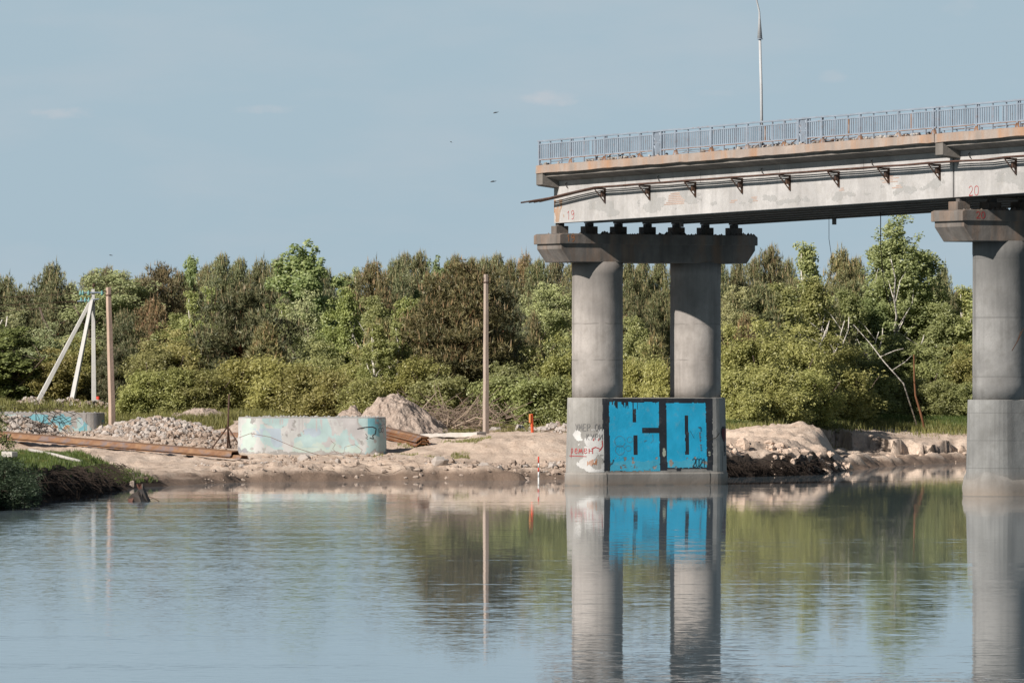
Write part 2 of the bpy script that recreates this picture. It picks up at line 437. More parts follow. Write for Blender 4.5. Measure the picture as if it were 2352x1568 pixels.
# ground cover: where grass grows, where rooty soil shows, its near-black also holding the left bank's shade
D = shore_dist(GX, GY)
gl = (1 - sstep(GX, -15.9, -14.6)) * (1 - sstep(GY, 312, 322)) * sstep(D, .5, 1.1)
gm = sstep(GX, -21.5, -20) * (1 - sstep(GX, -17.2, -16)) * sstep(GY, 376, 381)
gw = sstep(GY, 387 + np.clip(GX - 12, 0, 9) * 4.4, 395 + np.clip(GX - 12, 0, 9) * 4.4)
gp = np.exp(-(((GX - 0) / 2.2) ** 2 + ((GY - 371) / 5) ** 2)) * .7
grass_a = np.clip(gl + gm + gw + gp, 0, 1)
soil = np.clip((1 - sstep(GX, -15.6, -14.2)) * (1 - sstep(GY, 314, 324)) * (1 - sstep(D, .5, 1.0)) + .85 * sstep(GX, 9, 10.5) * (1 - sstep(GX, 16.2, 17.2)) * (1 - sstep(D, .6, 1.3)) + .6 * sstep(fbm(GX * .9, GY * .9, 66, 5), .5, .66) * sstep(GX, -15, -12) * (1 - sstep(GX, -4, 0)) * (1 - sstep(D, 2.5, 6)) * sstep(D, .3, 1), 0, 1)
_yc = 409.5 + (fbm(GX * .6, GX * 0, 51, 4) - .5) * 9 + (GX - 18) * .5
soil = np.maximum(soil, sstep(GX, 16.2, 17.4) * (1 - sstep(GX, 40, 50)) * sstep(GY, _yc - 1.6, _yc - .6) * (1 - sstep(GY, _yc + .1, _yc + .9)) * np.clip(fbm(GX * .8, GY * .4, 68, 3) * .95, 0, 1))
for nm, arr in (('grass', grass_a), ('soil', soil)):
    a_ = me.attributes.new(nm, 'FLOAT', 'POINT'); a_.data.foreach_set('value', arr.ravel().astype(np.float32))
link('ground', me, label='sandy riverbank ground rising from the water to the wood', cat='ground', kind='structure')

# ================================================================ water
t = NT('river_water')
def slopes(sc, det, stretch, amp, rough=.5, off=(0, 0, 0)):
    v = t.n('Mapping', {'Vector': t.co(), 'Scale': stretch, 'Location': off}).outputs[0]
    nn = t.n('TexNoise', {'Vector': v, 'Scale': sc, 'Detail': det, 'Roughness': rough}).outputs['Color']
    s = t.n('VectorMath', {0: nn, 1: (.5, .5, .5)}, operation='SUBTRACT').outputs[0]
    return t.n('VectorMath', {0: s, 1: amp}, operation='MULTIPLY').outputs[0]
W1 = slopes(1.0, 4, (2.0, 5.0, 1), (.03, .115, 0), .6)
W2 = slopes(1.0, 3, (.25, 1.1, 1), (.02, .035, 0), .5, (7, 3, 0))
# calmer lee by the right-hand pier and wood, wind-ruffled on the left; long streaks where gusts touch down
xs = t.n('SeparateXYZ', {0: t.co()})
gust = t.noise(1.0, 3, stretch=(.02, .055, 1), off=(2, 5, 0))
far_ = t.math('MULTIPLY_ADD', gust, 60); far_.node.inputs[2].default_value = -30
far_ = t.math('ADD', far_, xs.outputs[1])
sideL = t.n('MapRange', {0: far_, 1: 268, 2: 300, 3: 2.0, 4: .2}).outputs[0]
sideR = t.n('MapRange', {0: far_, 1: 120, 2: 300, 3: .6, 4: .2}).outputs[0]
xm = t.n('MapRange', {0: t.math('DIVIDE', xs.outputs[0], xs.outputs[1]), 1: -.020, 2: -.012, 3: 0, 4: 1}).outputs[0]
calm = t.math('ADD', t.math('MULTIPLY', sideL, t.math('SUBTRACT', 1, xm)), t.math('MULTIPLY', sideR, xm))
strk = t.noise(1.0, 4, stretch=(.05, .42, 1), off=(11, 3, 0), rough=.6)
gm_ = t.n('MapRange', {0: strk, 1: .5, 2: .7, 3: .85, 4: 2.3}).outputs[0]
k = t.math('MULTIPLY', gm_, calm)
S = t.n('VectorMath', {0: W1, 1: W2}, operation='ADD').outputs[0]
S = t.n('VectorMath', {0: S, 'Scale': k}, operation='SCALE').outputs[0]
# facets that lean to the viewer are the ones seen at this low angle
sx = t.n('SeparateXYZ', {0: S})
yy = t.math('MULTIPLY', t.math('ABSOLUTE', sx.outputs[1]), -1)
nv = t.n('CombineXYZ', {0: sx.outputs[0], 1: yy, 2: 1.0}).outputs[0]
nv = t.n('VectorMath', {0: nv}, operation='NORMALIZE').outputs[0]
p = t.n('BsdfPrincipled', {'Base Color': (.15, .20, .235, 1), 'Roughness': .02, 'IOR': 1.5, 'Specular IOR Level': .85, 'Normal': nv})
t.t.links.new(p.outputs[0], t.out.inputs[0]); water_mat = t.mat
me = kmesh('water', [(-3000, -400, 0), (3000, -400, 0), (3000, 640, 0), (-3000, 640, 0)], [(0, 1, 2, 3)], [water_mat])
link('water', me, label='calm blue river water reflecting the sky and the pier', cat='water', kind='structure')
# ================================================================ bridge
TH = R(29.16); SPAN = 32.66; SLOPE = .0135
P19 = Vector((5.98, 321.8, 0)); UX, UY = math.sin(TH), -math.cos(TH)
P20 = P19 + Vector((UX, UY, 0)) * SPAN
def Bq(p, q, z): return (p, -q, z)                      # pier frame: p along the pier, q along the deck towards the right
def Bs(p, q, z): return (p, -q, z + SLOPE * q)          # span frame

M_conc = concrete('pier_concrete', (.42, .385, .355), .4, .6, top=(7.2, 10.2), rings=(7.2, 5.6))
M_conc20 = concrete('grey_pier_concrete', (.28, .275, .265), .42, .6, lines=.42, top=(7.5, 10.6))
M_base = concrete('footing_concrete', (.37, .355, .33), .5, .5, tide=(.05, .75, (.20, .155, .12)), rings=(.1, .05))
M_base20 = concrete('grey_footing_concrete', (.29, .29, .28), .45, .55, tide=(.05, 1.1, (.25, .205, .165)), lines=.9)
M_cap = concrete('cap_concrete', (.22, .197, .178), .42, .65, rust=.4, rustlo=.56, rustcol=(.33, .17, .08))
M_gird = concrete('whitewashed_concrete', (.475, .462, .45), .6, .35, bscale=9)
M_deck = concrete('rust_stained_deck_concrete', (.38, .32, .28), .6, .3, rust=.62, rustlo=.54, rustcol=(.38, .19, .085))
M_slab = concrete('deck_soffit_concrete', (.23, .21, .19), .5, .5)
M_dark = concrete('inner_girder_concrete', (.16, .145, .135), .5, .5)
M_rail = paint('grey_blue_rail_paint', (.23, .275, .33), (.22, .11, .06), .5, 4, .5)
M_railr = rusty('rusted_rail_steel', (.16, .07, .035), (.36, .22, .14), .5, (.4, .4, .41))
M_rust = rusty('rusty_steel')
M_rustd = rusty('dark_rusty_steel', (.045, .025, .018), (.10, .055, .035), .4, (.07, .06, .06))
M_blue = paint('blue_mural_paint', (.022, .44, .71), (.2, .42, .50), .45, 3.2, .55)
M_bluef = paint('faded_blue_mural_paint', (.07, .44, .62), (.34, .40, .40), .5, 4.5, .65)
M_black = paint('black_mural_paint', (.022, .025, .032), (.13, .12, .115), .5, 3, .6)
M_white = paint('white_mural_paint', (.50, .49, .47), (.34, .32, .30), .5, 5)
M_redp = paint('red_marker_paint', (.36, .05, .05), (.33, .2, .18), .6, 8)
M_blackp = paint('black_marker_paint', (.03, .03, .032), (.2, .19, .18), .45, 8)
M_greyp = paint('faded_grey_marker_paint', (.16, .155, .15), (.3, .29, .27), .5, 8)
M_orangep = paint('orange_marker_paint', (.45, .19, .08), (.33, .29, .25), .5, 8)
M_heart = paint('dark_red_heart_paint', (.10, .008, .012), (.05, .01, .01), .3, 8)
M_yel = paint('faded_pale_paint', (.40, .42, .33), (.2, .2, .18), .5, 8)
M_darkline = paint('dark_crack_line', (.05, .045, .04), (.12, .1, .09), .4, 6, .9)  # dark lines drawn for cracks and joints
M_wood = concrete('weathered_pale_wood', (.36, .29, .22), .6, .6)

GL = {  # hand-drawn strokes in a unit box
 '0': [[(.5, 1), (.15, .85), (.05, .45), (.2, .08), (.5, 0), (.82, .12), (.95, .5), (.85, .88), (.5, 1)]],
 '1': [[(.2, .75), (.55, 1), (.55, 0)]],
 '2': [[(.08, .78), (.3, .98), (.65, 1), (.88, .78), (.75, .5), (.1, .02), (.15, 0), (.95, .04)]],
 '9': [[(.85, .75), (.55, .52), (.2, .6), (.1, .82), (.35, 1), (.7, .98), (.86, .75), (.85, .3), (.6, .03), (.2, .05)]],
 'У': [[(.05, 1), (.5, .5)], [(.95, 1), (.3, 0)]],
 'М': [[(.05, 0), (.15, 1), (.5, .35), (.85, 1), (.95, 0)]],
 'Е': [[(.9, 1), (.15, .98), (.12, .02), (.95, 0)], [(.14, .5), (.75, .52)]],
 'Р': [[(.15, 0), (.12, 1), (.7, .98), (.9, .75), (.65, .5), (.14, .48)]],
 'О': [[(.5, 1), (.12, .8), (.08, .3), (.45, 0), (.88, .22), (.92, .75), (.5, 1)]],
 'Н': [[(.12, 1), (.1, 0)], [(.9, 1), (.88, 0)], [(.1, .5), (.9, .52)]],
 'К': [[(.15, 1), (.12, 0)], [(.85, 1), (.14, .5), (.9, 0)]],
 'И': [[(.12, 1), (.1, 0), (.9, 1), (.88, 0)]],
 'В': [[(.15, 0), (.12, 1), (.65, .95), (.75, .72), (.2, .52), (.8, .42), (.85, .12), (.15, 0)]],
 'р': [[(.1, -.5), (.2, .6), (.5, .62), (.6, .35), (.45, .05), (.15, .1)]],
 'е': [[(.15, .3), (.75, .4), (.6, .62), (.25, .55), (.15, .2), (.4, 0), (.8, .15)]],
 'м': [[(.02, 0), (.25, .6), (.45, .1), (.7, .62), (.85, 0), (.98, .05)]],
 'н': [[(.15, .6), (.12, 0)], [(.14, .3), (.8, .34)], [(.85, .6), (.8, 0), (.95, .05)]],
}
def ribbon(mb, pts, wd, surf, off, m=0, step=.06):
    """flat painted stroke along (s, z) points on the surface surf(s, z, off)"""
    dense = []
    for (a, b) in zip(pts[:-1], pts[1:]):
        n = max(1, int(math.hypot(b[0] - a[0], b[1] - a[1]) / step))
        dense += [(a[0] + (b[0] - a[0]) * i / n, a[1] + (b[1] - a[1]) * i / n) for i in range(n)]
    dense.append(pts[-1]); vs = []; N = len(dense)
    for i, (s, z) in enumerate(dense):
        a = dense[max(i - 1, 0)]; b = dense[min(i + 1, N - 1)]
        dx, dz = b[0] - a[0], b[1] - a[1]; L = math.hypot(dx, dz) + 1e-9
        h = wd * .5 * random.uniform(.8, 1.2)
        vs += [surf(s - dz / L * h, z + dx / L * h, off), surf(s + dz / L * h, z - dx / L * h, off)]
    mb.add(vs, [(2 * i, 2 * i + 1, 2 * i + 3, 2 * i + 2) for i in range(N - 1)], m)
def write(mb, text, s0, z0, h, wd, surf, off, m=0, gap=.25, aspect=.6, slant=0, rise=0):
    s = s0
    for k, ch in enumerate(text):
        if ch == ' ': s += h * aspect; continue
        for st in GL[ch]:
            ribbon(mb, [(s + x * h * aspect + slant * y * h, z0 + y * h + rise * (s - s0)) for x, y in st], wd, surf, off, m)
        s += h * (aspect + gap * aspect)
def paint_grid(mb, s0, s1, z0, z1, d, pick, surf, off):
    """painted patches: cells of a fine grid on the surface, pick(S, Z) gives the paint index or -1"""
    ns, nz = int((s1 - s0) / d), int((z1 - z0) / d)
    S, Z = np.meshgrid(s0 + (np.arange(ns) + .5) * d, z0 + (np.arange(nz) + .5) * d)
    I = pick(S, Z); idx = {}; b = len(mb.v)
    def vid(i, j):
        if (i, j) not in idx:
            idx[(i, j)] = len(mb.v); mb.v.append(tuple(surf(s0 + i * d, z0 + j * d, off)))
        return idx[(i, j)]
    for j in range(nz):
        for i in range(ns):
            k = I[j, i]
            if k >= 0:
                mb.f.append([vid(i, j), vid(i + 1, j), vid(i + 1, j + 1), vid(i, j + 1)]); mb.m.append(int(k)); mb.sm.append(False)

LC = 2.75
def stadium(R_, z, n=20):
    pts = []
    for k in range(n + 1):
        a = math.pi * k / n
        pts.append((LC + R_ * math.sin(a), R_ * math.cos(a), z))
    for k in range(n + 1):
        a = math.pi * k / n
        pts.append((-LC - R_ * math.sin(a), -R_ * math.cos(a), z))
    return [Bq(*p) for p in pts]
def footR(z): return 1.2 - (z - .57) / (3.88 - .57) * .07
def foot_surf(s, z, off=0, Rf=footR):
    r = Rf(z); c = min(max(s, -LC), LC); ph = (s - c) / r
    return Bq(c + (r + off) * math.sin(ph), (r + off) * math.cos(ph), z)

def make_pier(loc, capz, label, dark=False):
    mc, mb_, = (M_conc20, M_base20) if dark else (M_conc, M_base)
    root = empty('bridge_pier', loc, TH, label=label, cat='bridge pier', group='concrete bridge piers in the river')
    b = MB()
    zs = [.572, .9, 1.5, 2.1, 2.7, 3.3, 3.8, 3.86, 3.88]
    b.loft([stadium(footR(z) - (.03 if z > 3.87 else 0), z) for z in zs], smooth=False)
    foot = b.build('footing', [mb_], root)
    b = MB()
    if dark:   # washed-out, wavy apron at the waterline
        rings = []
        for z, r in ((-2.5, 1.34), (-.1, 1.36), (.1, 1.33), (.35, 1.36), (.62, 1.31), (.8, 1.2)):
            ring = stadium(r, z); rr = []
            for i, p in enumerate(ring):
                wv = .17 * math.sin(i * .55 + .6) + .06 * math.sin(i * 1.3)
                rr.append((p[0], p[1], p[2] + (wv if z > .3 else (wv * .35 if z > 0 else 0))))
            rings.append(rr)
        b.loft(rings, smooth=True)
    else:
        b.loft([stadium(r, z) for z, r in ((-2.5, 1.27), (0, 1.255), (.5, 1.25), (.57, 1.215))], smooth=False)
    b.build('plinth', [mb_], root)
    cb = capz - 1.26
    for p0 in (-2.52, 2.52):
        b = MB(); rings = []
        for z, r in ((3.86, 1.13), (4.5, 1.13), (6, 1.13), (8, 1.125), (cb - .55, 1.12), (cb - .5, 1.135), (cb + .03, 1.135)):
            rings.append([Bq(p0 + r * math.cos(a), r * math.sin(a), z) for a in [2 * math.pi * k / 56 for k in range(56)]])
        b.loft(rings, smooth=True)
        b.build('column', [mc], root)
    # crosshead: body with sloped ends, proud upper band
    b = MB()
    prof = [(-4.55, cb), (4.55, cb), (4.98, cb + .58), (4.98, cb + 1.2), (-4.98, cb + 1.2), (-4.98, cb + .58)]
    b.prism(prof, lambda x, z: Bq(x, -1.09, z), lambda x, z: Bq(x, 1.09, z))
    b.prism([(-5.1, cb + .8), (5.06, cb + .8), (5.06, capz - .09), (4.92, capz), (-4.95, capz), (-5.1, capz - .06)], lambda x, z: Bq(x, -1.18, z), lambda x, z: Bq(x, 1.18, z))
    cap = b.build('crosshead', [M_cap], root, bevel=.03)
    b = MB()                                               # spalled crust along the top edges
    for k in range(150):
        p = random.uniform(-5, 5); q = random.choice((random.uniform(.7, 1.17), random.uniform(.7, 1.17), random.uniform(-1.15, 1.1)))
        r = random.uniform(.02, .07) * (2.2 if math.sin(p * 1.7) > .6 else 1)
        vs = [Bq(p + r * 1.6 * random.uniform(.5, 1) * math.cos(a), min(1.17, q + r * random.uniform(.5, 1) * math.sin(a)), capz - .02) for a in (0, 1.3, 2.5, 3.8, 5)]
        b.add(vs + [Bq(p, q, capz + r)], [(0, 1, 5), (1, 2, 5), (2, 3, 5), (3, 4, 5), (4, 0, 5)])
    b.build('spalled_crust', [M_cap], root, kind='stuff')
    for k in range(7):
        p = -4.5 + 1.49 * k
        b = MB(); b.box(p - .31, p + .31, -.32 if dark else -.12, .36, capz - .01, capz + .34, fn=Bq)
        blk = b.build('bearing_block', [M_cap], root, bevel=.02)
        b = MB(); b.box(p - .15, p + .15, .0, .26, capz + .34, capz + .475, fn=Bq)
        b.build('bearing_pad', [M_dark], blk)
    return root, foot, cap

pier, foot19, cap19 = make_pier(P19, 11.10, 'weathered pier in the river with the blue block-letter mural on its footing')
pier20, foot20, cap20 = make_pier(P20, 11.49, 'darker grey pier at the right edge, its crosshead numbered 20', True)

# --- mural on the footing of the nearer-to-centre pier; picture fractions of the flat face mapped to (s, z)
def mS(x): return (x - 607) * .00423 - 2.75
def mZ(y): return (1300 - y) / 1015 * 3.88
def inrect(S, Z, x0, y0, x1, y1, j=.03, sk=0, seed=0):
    e = (fbm(S * 3.5, Z * 3.5, 71 + seed, 3) - .5) * 2 * j + (fbm(S * 13, Z * 13, 75 + seed, 2) - .5) * j
    ss = S + sk * (Z - 2)
    return (ss > mS(x0) + e) & (ss < mS(x1) + e) & (Z < mZ(y0) + e) & (Z > mZ(y1) + e)
def pick_mural(S, Z):
    I = np.full(S.shape, -1)
    flake = fbm(S * 5, Z * 5, 90, 4)
    bk = inrect(S, Z, 572, 286, 1898, 1128, .035) & ~((flake > .70) & (Z < .9)) & ~((Z < .72) & (fbm(S * 4, Z * 4, 98, 3) > .48))
    I[bk] = 0
    for (x0, y0, x1, y1, sd) in ((650, 338, 1250, 1132, 1), (1326, 348, 1822, 1098, 2)):
        bl = inrect(S, Z, x0, y0, x1, y1, .032, .012, sd)
        I[bl] = 1
        I[bl & (Z < 1.08 + (fbm(S * 2, Z * 2, 95, 3) - .5) * .2)] = 2
        chip = bl & (flake > .69) & (Z < 1.25)
        I[chip] = -1
    for i, r in enumerate(((925, 420, 968, 570), (936, 718, 984, 945), (1040, 634, 1252, 696), (1559, 495, 1602, 700), (1564, 690, 1612, 942))):
        I[inrect(S, Z, *r, .016, 0, 5 + i)] = 0
    mid = inrect(S, Z, 1252, 338, 1340, 1126, .02, .012, 9); I[mid] = 0
    # drips from the top band
    drip = (vnoise(S * 14, S * 0, 44) > .72) & (Z > mZ(345) - .5 * vnoise(S * 9, S * 0, 45)) & (Z < mZ(335)) & (S < mS(1250))
    I[drip & (I == 1)] = 0
    # pale scraps of older paint
    I[((S - mS(1305)) ** 2 / .006 + (Z - mZ(915)) ** 2 / .05 < 1 + (flake - .5) * 3)] = 4
    I[((S - mS(928)) ** 2 / .008 + (Z - mZ(1035)) ** 2 / .005 < 1 + (flake - .5) * 2.5)] = 5
    I[((S - mS(1388)) ** 2 / .006 + (Z - mZ(1040)) ** 2 / .03 < 1 + (flake - .5) * 3)] = 5
    I[((S - mS(1858)) ** 2 / .004 + (Z - mZ(935)) ** 2 / .01 < 1) & (vnoise(S * 30, Z * 30, 3) > .4)] = 4
    # white splash on the rounded end
    wn_ = fbm(S * 2.2, Z * 2.2, 61, 5)
    d = ((S + 3.05) / .85) ** 2 + ((Z - 1.75) / .95) ** 2
    I[(S < -2.87) & (wn_ > .27 + .17 * d) & (Z < 2.5)] = 3
    return I
m = MB(); paint_grid(m, -4.45, 2.75, .6, 3.86, .03, pick_mural, foot_surf, .006)
m.build('graffiti_mural', [M_black, M_blue, M_bluef, M_white, M_yel, paint('bare_pinkish_patch', (.36, .31, .27), (.3, .3, .3), .4, 8)], foot19)
m = MB()
write(m, 'УМЕР ОН', -4.2, 2.42, .3, .035, foot_surf, .014, 4, .15, .55)
write(m, 'КУРИ', -3.66, 2.02, .26, .03, foot_surf, .014, 4, .25, .6)
write(m, 'ремен', -4.5, 1.42, .36, .035, foot_surf, .014, 1, .05, .62)
ribbon(m, [(-4.62, 1.32), (-4.1, 1.31), (-3.65, 1.29)], .03, foot_surf, .014, 1)
for pts in ([(-3.42, 1.62), (-3.25, 1.7), (-3.05, 1.62)], [(-3.35, 1.98), (-3.3, 2.1)], [(-3.12, 1.98), (-3.08, 2.1)], [(-2.95, 2.0), (-2.93, 1.75), (-3.02, 1.6), (-3.1, 1.52)]): ribbon(m, pts, .045, foot_surf, .014, 1)
for k in range(9): ribbon(m, [(-3.6 + .05 * k, 1.0 + .2 * random.random()), (-3.62 + .05 * k, .85 + .1 * random.random())], .025, foot_surf, .014, 3)
write(m, '2021', mS(1645), mZ(1090), .38, .03, foot_surf, .014, 0, -.1, .5)
write(m, 'ВІ'.replace('І', '1'), 3.42, mZ(960), .42, .04, foot_surf, .014, 0, .3, .7)
for cx, cy, r in ((770, 790, .24), (770, 890, .21), (890, 770, .13), (870, 870, .12)):
    ribbon(m, [(mS(cx) + r * math.cos(a) * 1.1, mZ(cy) + r * math.sin(a)) for a in np.linspace(0, 6.1, 18)], .012, foot_surf, .014, 4)
ribbon(m, [(mS(1060), mZ(800)), (mS(1100), mZ(775)), (mS(1060), mZ(790))], .012, foot_surf, .014, 4)
ribbon(m, [(mS(1165), mZ(710)), (mS(1172), mZ(780)), (mS(1140), mZ(812))], .012, foot_surf, .014, 4)
ribbon(m, [(mS(1622), mZ(670)), (mS(1672), mZ(760))], .012, foot_surf, .014, 0)
for k, (y0, y1) in enumerate(((630, 645), (690, 735), (740, 765), (775, 800), (830, 850), (860, 880), (890, 905))):   # faded column of small characters
    x = 1738 + k * 3
    ribbon(m, [(mS(x), mZ(y0)), (mS(x), mZ(y1))], .035, foot_surf, .014, 4); ribbon(m, [(mS(x - 10), mZ(y0)), (mS(x + 14), mZ(y0 + 4))], .025, foot_surf, .014, 4)
ribbon(m, [(mS(1738 - 18), mZ(632)), (mS(1755), mZ(630)), (mS(1755), mZ(680))], .035, foot_surf, .014, 0)
m.build('lettering', [M_blackp, M_redp, M_heart, M_orangep, M_greyp], foot19)
m = MB()
def pick_heart(S, Z):
    x = (S - 3.5) / .42; y = (Z - 2.2) / .5
    x = x * 1.05; v = (x * x + (y - .35 * np.abs(x) ** .8) ** 2 * 1.1)
    I = np.full(S.shape, -1); I[v < .55] = 1; I[v < .34] = 0
    tail = (np.abs(S - 3.5) < .06) & (Z < 1.95) & (Z > 1.45); I[tail & (I < 0)] = 1
    return I
paint_grid(m, 3.0, 4.0, 1.4, 2.8, .025, pick_heart, foot_surf, .012)
m.build('painted_heart', [M_heart, M_blackp], foot19)
m = MB()                                              # cracks and joints in the footing
def plinth_surf(s, z, off): return foot_surf(s, z, off, lambda z: 1.252)
ribbon(m, [(-2.76, .03), (-2.74, .3), (-2.77, .56)], .03, plinth_surf, .008)
ribbon(m, [(2.52, .03), (2.55, .3), (2.52, .56)], .03, plinth_surf, .008)
ribbon(m, [(-2.66, .62), (-2.62, .9), (-2.45, 1.0), (-2.38, 1.15)], .035, foot_surf, .016)
ribbon(m, [(2.4, 1.9), (2.6, 2.02), (2.9, 2.1), (3.1, 2.3)], .035, foot_surf, .016)
ribbon(m, [(3.3, .62), (3.32, 1.1), (3.28, 1.5)], .02, foot_surf, .016)
absorb(foot19, m, [M_darkline])
# numbers on crossheads
def cap_surf(s, z, off): return Bq(s, 1.18 + off, z)
m = MB(); write(m, '19', -4.75, 11.10 - .36, .30, .035, cap_surf, .006, 0); m.build('number', [M_orangep], cap19)
m = MB(); write(m, '20', -4.45, 11.49 - .35, .26, .035, cap_surf, .006, 0, .2, .75); m.build('number', [M_redp], cap20)
m = MB()
for k, (a, b) in enumerate((((-1.0, 5.6), (.25, 6.5)), ((-.85, 5.55), (.4, 6.4)))):    # two bent bars sticking out of the column
    c = -2.52
    m.tube([Bq(c + .25 + .12 * k, 1.1, 6.6 + .1 * k), Bq(c + .1 + .12 * k, 1.35, 6.62 + .1 * k), Bq(c - .35 + .05 * k, 1.75, 6.2 + .05 * k), Bq(c - .75, 2.0, 5.85)], .018, 6)
m.build('rebar', [M_rustd], pier20)

# ---------------------------------------------------------------- span
def make_span():
    root = empty('bridge_span', P19, TH)
    L0, L1 = .0, SPAN - .08
    def poly_q(mb, poly, q0, q1, m=0, seg=1): mb.prism(poly, lambda p, z: Bs(p, q0, z), lambda p, z: Bs(p, q1, z), m, seg)
    # carriageway slab with sloped soffit towards both edges
    b = MB()
    slab = [(-5.42, 13.58), (-4.7, 13.38), (4.7, 13.38), (5.42, 13.58), (5.42, 13.92), (5.2, 14.06), (-5.2, 14.06), (-5.42, 13.92)]
    poly_q(b, slab, L0, L1)
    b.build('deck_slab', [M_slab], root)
    # edge beams
    for sg in (-1, 1):
        b = MB(); N = 60
        prof = [(5.42, 13.72), (5.64, 13.75), (5.64, 14.09), (5.30, 14.12), (5.30, 13.9)]
        vs = []; nP = len(prof)
        for i in range(N + 1):
            q = L0 - .02 + (L1 - L0 + .02) * i / N
            for k, (p, z) in enumerate(prof): vs.append(Bs(sg * (p + (random.uniform(-.012, .012) if k in (1, 2) else 0)), q, z + (random.uniform(-.02, .02) if k in (0, 1, 3) else random.uniform(-.012, .012))))
        fs = [tuple(range(nP)), tuple(range(N * nP, N * nP + nP))]
        for i in range(N):
            for k in range(nP):
                j = (k + 1) % nP; fs.append((i * nP + k, i * nP + j, (i + 1) * nP + j, (i + 1) * nP + k))
        b.add(vs, fs); b.build('edge_beam', [M_deck], root)
    # corbel that closes the overhang at the near end of the span
    b = MB()
    poly_q(b, [(-5.6, 13.74), (-5.6, 13.24), (-5.5, 13.19), (-4.72, 13.1), (-4.72, 13.74)], -.06, .5)
    b.build('corbel', [M_slab], root, bevel=.02)
    # girders
    for k in range(7):
        p = -4.5 + 1.49 * k
        b = MB()
        if k == 0: b.box(p - .25, p + .22, L0 + .04, L1, 11.56, 13.5, fn=Bs, n=(1, 60, 1))
        else:
            poly_q(b, [(p - .22, 11.58), (p + .22, 11.58), (p + .22, 11.85), (p + .1, 12.0), (p + .1, 13.5), (p - .1, 13.5), (p - .1, 12.0), (p - .22, 11.85)], L0 + .04, L1)
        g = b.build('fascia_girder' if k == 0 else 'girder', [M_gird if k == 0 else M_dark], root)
        if k == 0: fascia = g; 
    # crumbled lower arris, peeled plaster with brick-red courses, faint joints
    def gs(q, z, off): return Bs(-4.75 - off, q, z)
    b = MB()
    for q0, z0, n, wd in ((10.6, 12.05, 7, 1.7), (17.2, 11.95, 3, .8), (15.4, 11.95, 2, .6), (27.8, 12.35, 4, 1.7), (28.4, 12.1, 2, 1.2), (24.2, 12.15, 2, .5)):
        for r in range(n):
            wl = wd * (1 - .09 * r) if n > 4 else wd * random.uniform(.3, 1)
            o = random.uniform(-.1, .1)
            ribbon(b, [(q0 - wl / 2 + o, z0 + r * .075), (q0 + wl / 2 + o, z0 + r * .075 + .005)], .045, gs, .006, 0, .3)
    absorb(fascia, b, [paint('exposed_brick_courses', (.40, .30, .25), (.5, .46, .43), .5, 6)])
    b = MB()
    def pick_bare(S, Z):
        n = fbm(S * .8, Z * 2.2, 131, 5); band = np.exp(-((Z - 12.05) / .3) ** 2)
        I = np.full(S.shape, -1); I[(n + band * .14 > .705)] = 0; return I
    paint_grid(b, 3, 32, 11.6, 12.7, .045, pick_bare, gs, .004)
    absorb(fascia, b, [concrete('bare_plaster_concrete', (.36, .355, .345), .75, .3)])
    b = MB()
    for q in (6.3, 12.7, 19.2, 25.8): ribbon(b, [(q, 13.35), (q + .02, 12.9)], .018, gs, .005, 0)
    for q in (1.2, 9.2, 17.8, 26.5): b.tube([gs(q, 13.3, 0), gs(q, 13.25, .07), gs(q + .1, 13.1, .07), gs(q + .12, 13.05, 0)], .018, 5)
    absorb(fascia, b, [M_darkline])
    # brackets that carry the conduit
    for k in range(8):
        q = 4.6 + 3.866 * k
        b = MB()
        z = 12.91 + .006 * random.uniform(-1, 1)
        b.box(-5.33, -4.75, q - .03, q + .03, z - .03, z + .03, fn=Bs)
        b.box(-4.82, -4.76, q - .04, q + .04, z - .62, z + .03, fn=Bs)
        b.tube([Bs(-5.3, q, z - .02), Bs(-4.79, q, z - .6)], .028, 4, smooth=False)
        b.box(-4.97, -4.84, q - .07, q + .06, z - .36, z - .1, fn=Bs)
        b.build('bracket', [M_rustd], root)
    # drain stubs under the soffit
    for p, q in ((-1.5, 5.6), (3.3, 10.5), (3.3, 21)):
        b = MB(); b.tube([Bs(p, q, 11.7), Bs(p, q, 11.25)], .1, 10); b.build('drain_pipe', [M_dark], root)
    # railing
    def railing(p, far=False):
        b = MB(); N = 44                                       # handrail, slightly kinked
        jig = [(random.uniform(-.012, .012), random.uniform(-.012, .012)) for _ in range(N + 1)]
        for z0, z1, w_ in ((15.13, 15.2, .055),):
            vs = []
            for i in range(N + 1):
                q = -.06 + (SPAN - .0) * i / N
                for dp, z in ((-w_, z0), (w_, z0), (w_, z1), (-w_, z1)): vs.append(Bs(p + dp + jig[i][0], q, z + jig[i][1]))
            fs = [(0, 1, 2, 3), (4 * N, 4 * N + 3, 4 * N + 2, 4 * N + 1)]
            for i in range(N):
                for k in range(4):
                    j = (k + 1) % 4; fs.append((4 * i + k, 4 * i + j, 4 * i + 4 + j, 4 * i + 4 + k))
            b.add(vs, fs)
        rail = b.build('railing', [M_rail], root)
        sections = [(0, 10.03), (10.7, 21.96), (22.63, SPAN - .12)]
        for a, c in sections:
            b = MB()
            b.box(p - .03, p + .03, a, c, 14.99, 15.04, fn=Bs); b.box(p - .03, p + .03, a, c, 14.34, 14.39, fn=Bs, m=0)
            b.box(p - .036, p + .036, a, c, 14.315, 14.339, m=1, fn=Bs)
            n = int((c - a) / .168)
            for i in range(n + 1):
                q = a + .02 + (c - a - .04) * i / n + random.uniform(-.01, .01)
                mi = 1 if random.random() < .03 else 0
                if a == 0 and random.random() < .04: continue
                b.box(p - .016, p + .016, q - .036, q + .036, 14.38, 15.0, m=mi, fn=Bs)
            b.build('picket_panel', [M_rail, M_railr], rail)
